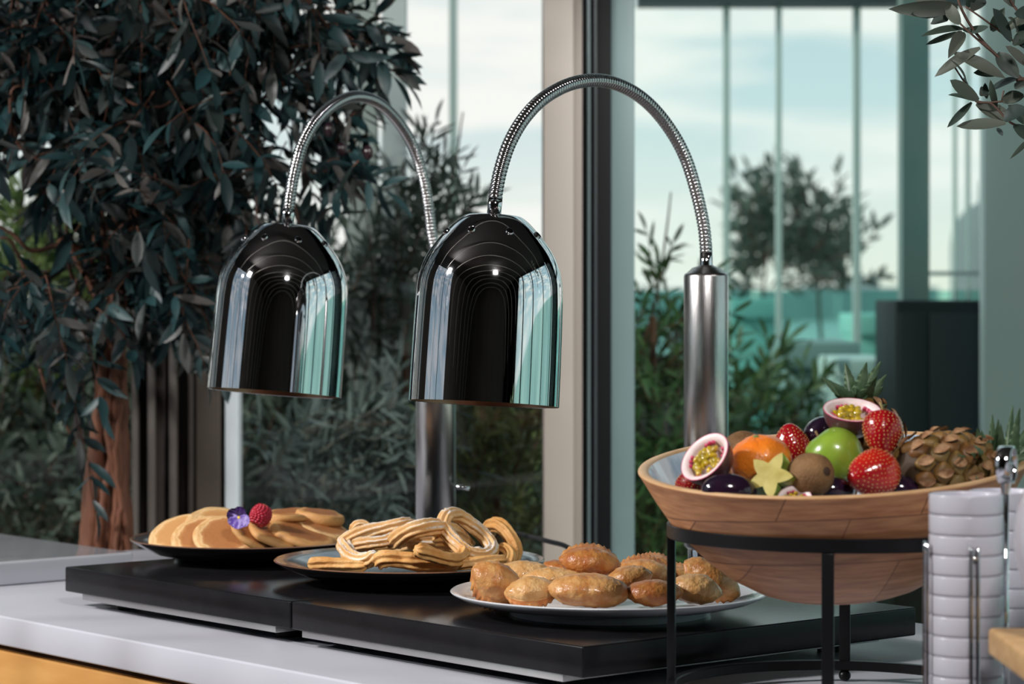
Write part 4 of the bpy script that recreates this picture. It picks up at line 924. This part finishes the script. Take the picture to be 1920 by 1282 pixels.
# passion fruit halves
ps = mat('passion_skin', (.065, .022, .030), .34, col2=(.11, .045, .050), nscale=60, bump=.2, bscale=200, coat=.2)
pw = mat('passion_pith', (.78, .60, .60), .45, col2=(.84, .72, .70), nscale=90, sss=.2)
pr_ = mat('passion_blush', (.50, .02, .10), .35, col2=(.68, .12, .20), nscale=120)
pj = mat('passion_pulp', (.52, .34, .01), .12, col2=(.36, .26, .02), nscale=110, coat=.6, sss=.2)
def passion(c, n, rr, label, spin=0, sy=1.0):
    r = empty('passion_fruit_half', quatM(c, n, spin), label, 'passion fruit', FG)
    o = [(rr*math.sin(a), -rr*math.cos(a)*1.02) for a in [math.pi/2*k/14 for k in range(15)]]; o[0] = (0, o[0][1])
    lathe(o, 56, 1, sy).obj('skin', ps, r, True, world=False)
    k = rr/.0283
    lathe([(rr*1.001, -.0002), (rr*.99, .0005*k), (rr*.975, .0003*k)], 56, 1, sy).obj('cut_edge', pr_, r, True, world=False)
    lathe([(rr*.978, .0003*k), (rr*.90, .0), (rr*.80, -.0012*k), (rr*.745, -.0045*k), (rr*.70, -.011*k), (rr*.5, -.018*k), (0, -.020*k)], 56, 1, sy).obj('pith', pw, r, True, world=False)
    gp = G(); gm = G()
    for i in range(30):
        a = R.uniform(0, 6.28); q = rr*.58*math.sqrt(R.random()); e_ = ellipsoid(.0052*k, .0034*k, .0030*k, 12, 8)
        gp.merge(e_, T((q*math.cos(a), q*math.sin(a)*sy, -.0065*k+R.uniform(-.002, .0038)*k)) @ Rz(R.uniform(0, 360)) @ Ry(R.uniform(-50, 50)))
    for i in (0, 1, 2, 3, 7, 8, 9, 13, 14, 15, 19, 20, 23):
        a = 2*math.pi*i/26; e_ = ellipsoid(.0022*k, .0020*k, .0026*k, 8, 6)
        gm.merge(e_, T((rr*.70*math.cos(a), rr*.70*math.sin(a)*sy, -.0055*k+R.uniform(-.001, .002)*k)))
    gp.obj('pulp', pj, r, True, world=False); gm.obj('blush', pr_, r, True, world=False)
passion(at(1598, 768, 2.56), (.02, -.36, .93), .0285, 'passion fruit half lying open on top of the fruit, pulp facing up')
passion(at(1321, 856, 2.50), (-.60, -.50, .58), .0275, 'passion fruit half leaning at the left end of the bowl, cut face to the left')
passion(at(1490, 934, 2.455), (-.1, -.65, .75), .0165, 'small passion fruit half peeping over the front rim below the kiwi')
# star fruit
r = empty('star_fruit', quatM(at(1447, 895, 2.475), (-.42, -.72, .42), -20), 'yellow green star fruit piece standing between mandarin and kiwi', 'star fruit', FG)
g = G(); vs = []; fs = []; nn_ = 60; LZ = 12
for j in range(LZ+1):
    z = .006-.046*j/LZ; sc2 = (1 if j > 0 else .985)*(1-.35*(j/LZ)**2.5)
    for k in range(nn_):
        a = 2*math.pi*k/nn_; w_ = abs(((a/(2*math.pi)*5+.0) % 1)-.5)*2   # 1 on ridges
        rr = (.0128+.0125*w_**1.3)*sc2; vs.append((rr*math.cos(a), rr*math.sin(a), z))
for j in range(LZ):
    for k in range(nn_): fs.append((j*nn_+k, (j+1)*nn_+k, (j+1)*nn_+(k+1) % nn_, j*nn_+(k+1) % nn_))
g.add(vs, fs); g.f.append(tuple(reversed(range(LZ*nn_, LZ*nn_+nn_)))); g.m.append(0)
G().merge(g, Rz(18)).obj('ridged_skin', mat('star_skin', (.34, .38, .05), .3, col2=(.14, .26, .04), nscale=50, coat=.3), r, True, world=False, sharp=50)
g2 = G(); vs2 = [(0, 0, .0066)]+[(p[0], p[1], .0062) for p in vs[:nn_]]
g2.add(vs2, [(0, 1+k, 1+(k+1) % nn_) for k in range(nn_)])
G().merge(g2, Rz(18)).obj('cut_face', mat('star_flesh', (.38, .30, .07), .35, col2=(.52, .44, .14), nscale=60, coat=.3), r, True, world=False)
# pineapples
eye_m = mat('pineapple_eye', rough=.5, island=[(.12, .05, .014), (.20, .09, .025), (.17, .10, .025), (.27, .14, .045), (.12, .08, .02)], bump=.6, bscale=160)
core_m = mat('pineapple_core', (.05, .028, .012), .7)
cr_m = mat('pineapple_leaf', (.05, .10, .045), .42, col2=(.13, .20, .11), nscale=60, bump=.2, bscale=120)
tip_m = mat('pineapple_bract', (.17, .065, .025), .7, col2=(.42, .24, .12), nscale=120)
def spiky(g, base, d, up, ln, wd, curl=.2):
    d = d.normalized(); s = d.cross(up).normalized(); n = s.cross(d); seg = 12; vs = []; fs = []
    for i in range(seg+1):
        t = i/seg; ww = wd*.5*(1-t)**.75*(1.0+.16*(i % 2)) if i < seg else wd*.03
        c = base+d*(ln*t)+n*(-curl*ln*t*t)
        vs += [c-s*ww+n*ww*.55, c-n*ww*.05, c+s*ww+n*ww*.55, c-n*ww*.42]
    for i in range(seg):
        a = i*4
        for k in range(4): fs.append((a+k, a+(k+1) % 4, a+4+(k+1) % 4, a+4+k))
    g.add(vs, fs)
def pineapple(M, rb_, ln, label, crown, seedn=0):
    r = empty('pineapple', M, label, 'pineapple', FG)
    prof = lambda t: rb_*(math.sin(math.pi*(t*.86+.07))**.38)
    lathe([(0, 0)]+[(prof(i/16)*.93, ln*i/16) for i in range(17)]+[(0, ln)], 40).obj('core', core_m, r, True, world=False)
    ge = G(); gb_ = G(); rows = max(4, round(ln/.0150)); nc = round(2*math.pi*rb_/.0225)
    for i in range(rows):
        t = (i+.5)/rows; rr = prof(t)
        for k in range(nc):
            a = 2*math.pi*(k+.5*(i % 2)+.09*i)/nc
            nrm = Vector((math.cos(a), math.sin(a), (t-.5)*.9)).normalized(); c = Vector((rr*.93*math.cos(a), rr*.93*math.sin(a), ln*t))
            D = T(c) @ nrm.to_track_quat('Z', 'Y').to_matrix().to_4x4()
            sx = math.pi*rr/nc*1.04; sy = .0100
            e_ = lathe([(1.02, -.002), (1.0, .0015), (.86, .0034), (.56, .0050), (.22, .0058), (0, .0066)], 10)
            for p in e_.v:
                aa = math.atan2(p.y, p.x); q = 1+.12*math.cos(4*aa); p.x *= sx*q; p.y *= sy*q
            # orient so local y runs along the fruit's axis
            ax = Vector((0, 0, 1)); yy = (ax-nrm*ax.dot(nrm)).normalized(); xx = yy.cross(nrm)
            D = Matrix(((xx.x, yy.x, nrm.x, c.x), (xx.y, yy.y, nrm.y, c.y), (xx.z, yy.z, nrm.z, c.z), (0, 0, 0, 1)))
            ge.merge(e_, D)
            leaf(gb_, c+nrm*.0050-yy*.008, yy*.95+nrm*.28+xx*R.uniform(-.2, .2), nrm, R.uniform(.013, .017), .0095, .0, 5, .6)
    ge.obj('eyes', eye_m, r, True, world=False); gb_.obj('bracts', tip_m, r, True, world=False)
    gc = G(); Mi = WM[r.name].inverted()
    for (pa_, ty, ln2, wd, cv) in crown:
        A = Mi @ pa_; B = Mi @ ty; spiky(gc, A, B-A, Mi.to_3x3() @ Vector((.15, -1, .25)), (B-A).length, wd*1.25, cv)
    gc.obj('crown', cr_m, r, True, world=False)
b0 = lambda dx=0, dy=0, Y=2.64: at(1604+dx, 748+dy, Y)
cr1 = [(b0(dx, dy), at(tx, ty, Yt), 0, w_/F*2.64, cv) for dx, dy, tx, ty, Yt, w_, cv in (
    (-14, 4, 1541, 707, 2.63, 24, .0), (-10, 6, 1559, 716, 2.61, 25, 0), (-6, 2, 1585, 680, 2.65, 26, .02), (2, 0, 1624, 679, 2.64, 28, -.05), (6, 0, 1652, 677, 2.66, 24, .02),
    (8, 6, 1645, 702, 2.61, 28, -.05), (12, 8, 1662, 702, 2.64, 22, 0), (14, 14, 1657, 724, 2.62, 22, 0), (18, 30, 1664, 757, 2.63, 16, 0), (-8, 10, 1575, 728, 2.60, 24, 0), (2, 8, 1606, 728, 2.60, 24, 0), (-20, 24, 1541, 768, 2.63, 14, 0))]
ax1 = (b0(0, 18)-at(1664, 872, 2.62)).normalized()
pineapple(quatM(at(1664, 872, 2.62), ax1), .0275, (b0(0, 18)-at(1664, 872, 2.62)).length, 'baby pineapple leaning at the back, its spiky crown rising behind the passion fruit half', cr1)
A0 = at(1698, 882, 2.50); A1 = at(1846, 872, 2.545); ax2 = (A1-A0).normalized()
cb = lambda dx, dy, Y=2.55: at(1846+dx, 868+dy, Y)
cr2 = [(cb(dx, dy), at(tx, ty, Yt), 0, w_/F*2.55, cv) for dx, dy, tx, ty, Yt, w_, cv in (
    (-6, -16, 1829, 800, 2.54, 22, -.1), (0, -10, 1848, 812, 2.50, 22, .1), (14, -14, 1857, 779, 2.56, 18, -.15), (22, -12, 1868, 782, 2.53, 20, -.1), (26, -8, 1880, 800, 2.52, 20, .1), (44, -18, 1893, 766, 2.57, 18, -.2), (50, -14, 1908, 764, 2.55, 20, -.15),
    (50, -8, 1935, 794, 2.56, 26, .2), (60, -4, 1945, 822, 2.55, 26, .1), (40, 6, 1950, 850, 2.54, 28, .1), (30, 14, 1948, 876, 2.53, 26, .1), (-10, 6, 1862, 838, 2.46, 22, .2), (-8, 20, 1858, 900, 2.47, 22, .1), (-16, 0, 1838, 846, 2.46, 22, .1), (10, 10, 1890, 880, 2.48, 24, .1), (0, -6, 1880, 846, 2.5, 26, .1), (20, 0, 1915, 836, 2.55, 30, 0), (-14, 26, 1832, 896, 2.46, 22, 0), (-20, 10, 1812, 850, 2.465, 18, .1))]
cr2 += [(A1, A1+ax2*.05+Vector((0, 0, .004)), 0, .02, 0)]
pineapple(quatM(A0, ax2), .0330, (A1-A0).length, 'baby pineapple lying at the right with its crown hanging over the bowl rim', cr2)

# ------------------------------------------------------------------ ramekins in a chrome rack
porc = mat('ramekin_porcelain', (.56, .55, .62), .22, coat=.2)
RR = .0318
def ramekin(x, y, z, label, grp):
    prof = [(0, .0012), (.0262, .0012), (.0268, 0), (.0290, 0), (.0306, .0004), (.0313, .0010), (.0316, .0018), (RR, .0030), (RR, .0160), (.0315, .0169), (.0306, .0173), (.0298, .0170), (.0292, .0155), (.0288, .006), (.027, .004), (0, .0036)]
    return solo(lathe(prof, 64), 'ramekin', porc, T(Vector((x, y, z))), label, 'ramekin', grp, sharp=50)
pitch = .01735; ordn = ['topmost', 'second', 'third', 'fourth', 'fifth', 'sixth', 'seventh', 'eighth', 'ninth', 'tenth', 'eleventh', 'twelfth', 'thirteenth', 'lowest']
RX, RY = (1811-960)/F*2.25, 2.25; SX, SY = .4475, 2.365
TZ1 = zpx(925, 2.25); TZ2 = zpx(919, 2.365)
n1_ = int((TZ1-.006)/pitch); base1 = TZ1-n1_*pitch
first = None
for s_i, (x, y, tz, nm, gp) in enumerate(((RX, RY, TZ1, 'front stack, left of the chrome rod', 'ramekins of the front stack'), (SX, SY, TZ2, 'rear stack, right of the chrome rod', 'ramekins of the rear stack'))):
    n_ = int((tz-.004)/pitch)
    for k in range(n_):
        lb = f'white porcelain ramekin, {ordn[min(k, 12)] + (" from the top" if k else "")} of the {nm}'
        z = tz-(k+1)*pitch
        if first is None: first = ramekin(x, y, z, lb, gp)
        else:
            o = first.copy(); sc.collection.objects.link(o); o.matrix_world = T(Vector((x, y, z))); tag(o, lb, 'ramekin', gp)
rk = empty('ramekin_rack', Vector((.40, 2.29, 0)), 'chrome wire rack with a ring handle holding two stacks of ramekins', 'rack')
def rod(pts, r_, nm='guard_wire', seg=12): sweep(catmull([Vector(p) for p in pts], 6) if len(pts) > 2 else [Vector(p) for p in pts], r_, seg).obj(nm, chrome, rk)
hx, hy = (1885-960)/F*2.28, 2.28
zb1 = base1
box(RX, RY, zb1-.003, .066, .066, .005, .002).obj('base_plate', chrome, rk); 
box(SX, SY, (TZ2-int((TZ2-.004)/pitch)*pitch)-.0025, .066, .066, .004, .0018).obj('base_plate', chrome, rk)
rod([(hx, hy, .002), (hx, hy, zpx(905, 2.28))], .0031, 'handle_rod')
hz = zpx(871, 2.28); ah = Vector((.92, -.39, 0)).normalized()
Mh = T((hx+.001, hy, hz)) @ ah.to_track_quat('Z', 'X').to_matrix().to_4x4()
G().merge(lathe([(.0150, -.0066), (.0164, -.0060), (.0166, 0), (.0164, .0060), (.0150, .0066), (.0144, .0060), (.0143, 0), (.0144, -.0060), (.0150, -.0066)], 64), Mh).obj('ring_handle', chrome, rk)
G().merge(lathe([(.0055, 0), (.0045, .004), (.0033, .010)], 20), T((hx, hy, zpx(905, 2.28))) @ Matrix.Diagonal((1, 1, -1, 1))).obj('handle_socket', chrome, rk)
for (cx, cy, d, pyt) in ((RX-RR-.0026, RY, (0, 1), 1036), (RX+.0015, RY-RR-.0030, (1, 0), 1046)):
    zt = zpx(pyt, cy); w_ = .0028 if d[0] else .008
    P_ = [(cx-d[0]*w_, cy-d[1]*w_, .002), (cx-d[0]*w_, cy-d[1]*w_, zt-.006), (cx-d[0]*w_*.6, cy-d[1]*w_*.6, zt-.001), (cx+d[0]*w_*.6, cy+d[1]*w_*.6, zt-.001), (cx+d[0]*w_, cy+d[1]*w_, zt-.006), (cx+d[0]*w_, cy+d[1]*w_, .002)]
    rod(P_, .0017)
# jug on a wooden riser
JY = 2.10; JX = (2104-960)/F*JY; bz = zpx(1200, JY)
bd = empty('wooden_riser', Vector((JX+.03, JY, 0)), 'light wooden riser board at the right edge in front of the ramekins', 'riser')
box(X(1886, JY)+.15, JY, bz-.0115, .30, .16, .023, .004).obj('board', mat('riser_wood', (.52, .30, .12), .5, col2=(.66, .42, .20), nscale=12, stretch=(1, 8, 8)), bd, True, sharp=40)
for dx in (.06, .24):
    box(X(1886, JY)+dx, JY, (bz-.023)/2, .012, .10, bz-.023, .001).obj('leg', black_metal, bd, True, sharp=40)
jr = .0855
jp = [(0, 0), (.040, 0), (.044, .003), (.060, .016), (.076, .038), (.0845, .064), (.0855, .088), (.081, .112), (.068, .138), (.052, .156), (.046, .166), (.048, .176), (.045, .176), (.043, .166), (0, .160)]
jg = empty('white_jug', Vector((JX, JY, bz)), 'white rounded jug standing on the wooden riser at the right edge', 'jug')
pp = catmull([Vector((a, 0, z)) for a, z in jp], 5); G().merge(lathe([(max(0, p.x), p.z) if 0 < i < len(pp)-1 else (0, p.z) for i, p in enumerate(pp)], 72), T((JX, JY, bz))).obj('body', porc, jg)
sweep(catmull([Vector((JX+.05, JY, bz+.15)), Vector((JX+.10, JY, bz+.16)), Vector((JX+.13, JY, bz+.11)), Vector((JX+.11, JY, bz+.06)), Vector((JX+.078, JY, bz+.045))], 6), .006, 12).obj('handle', porc, jg)
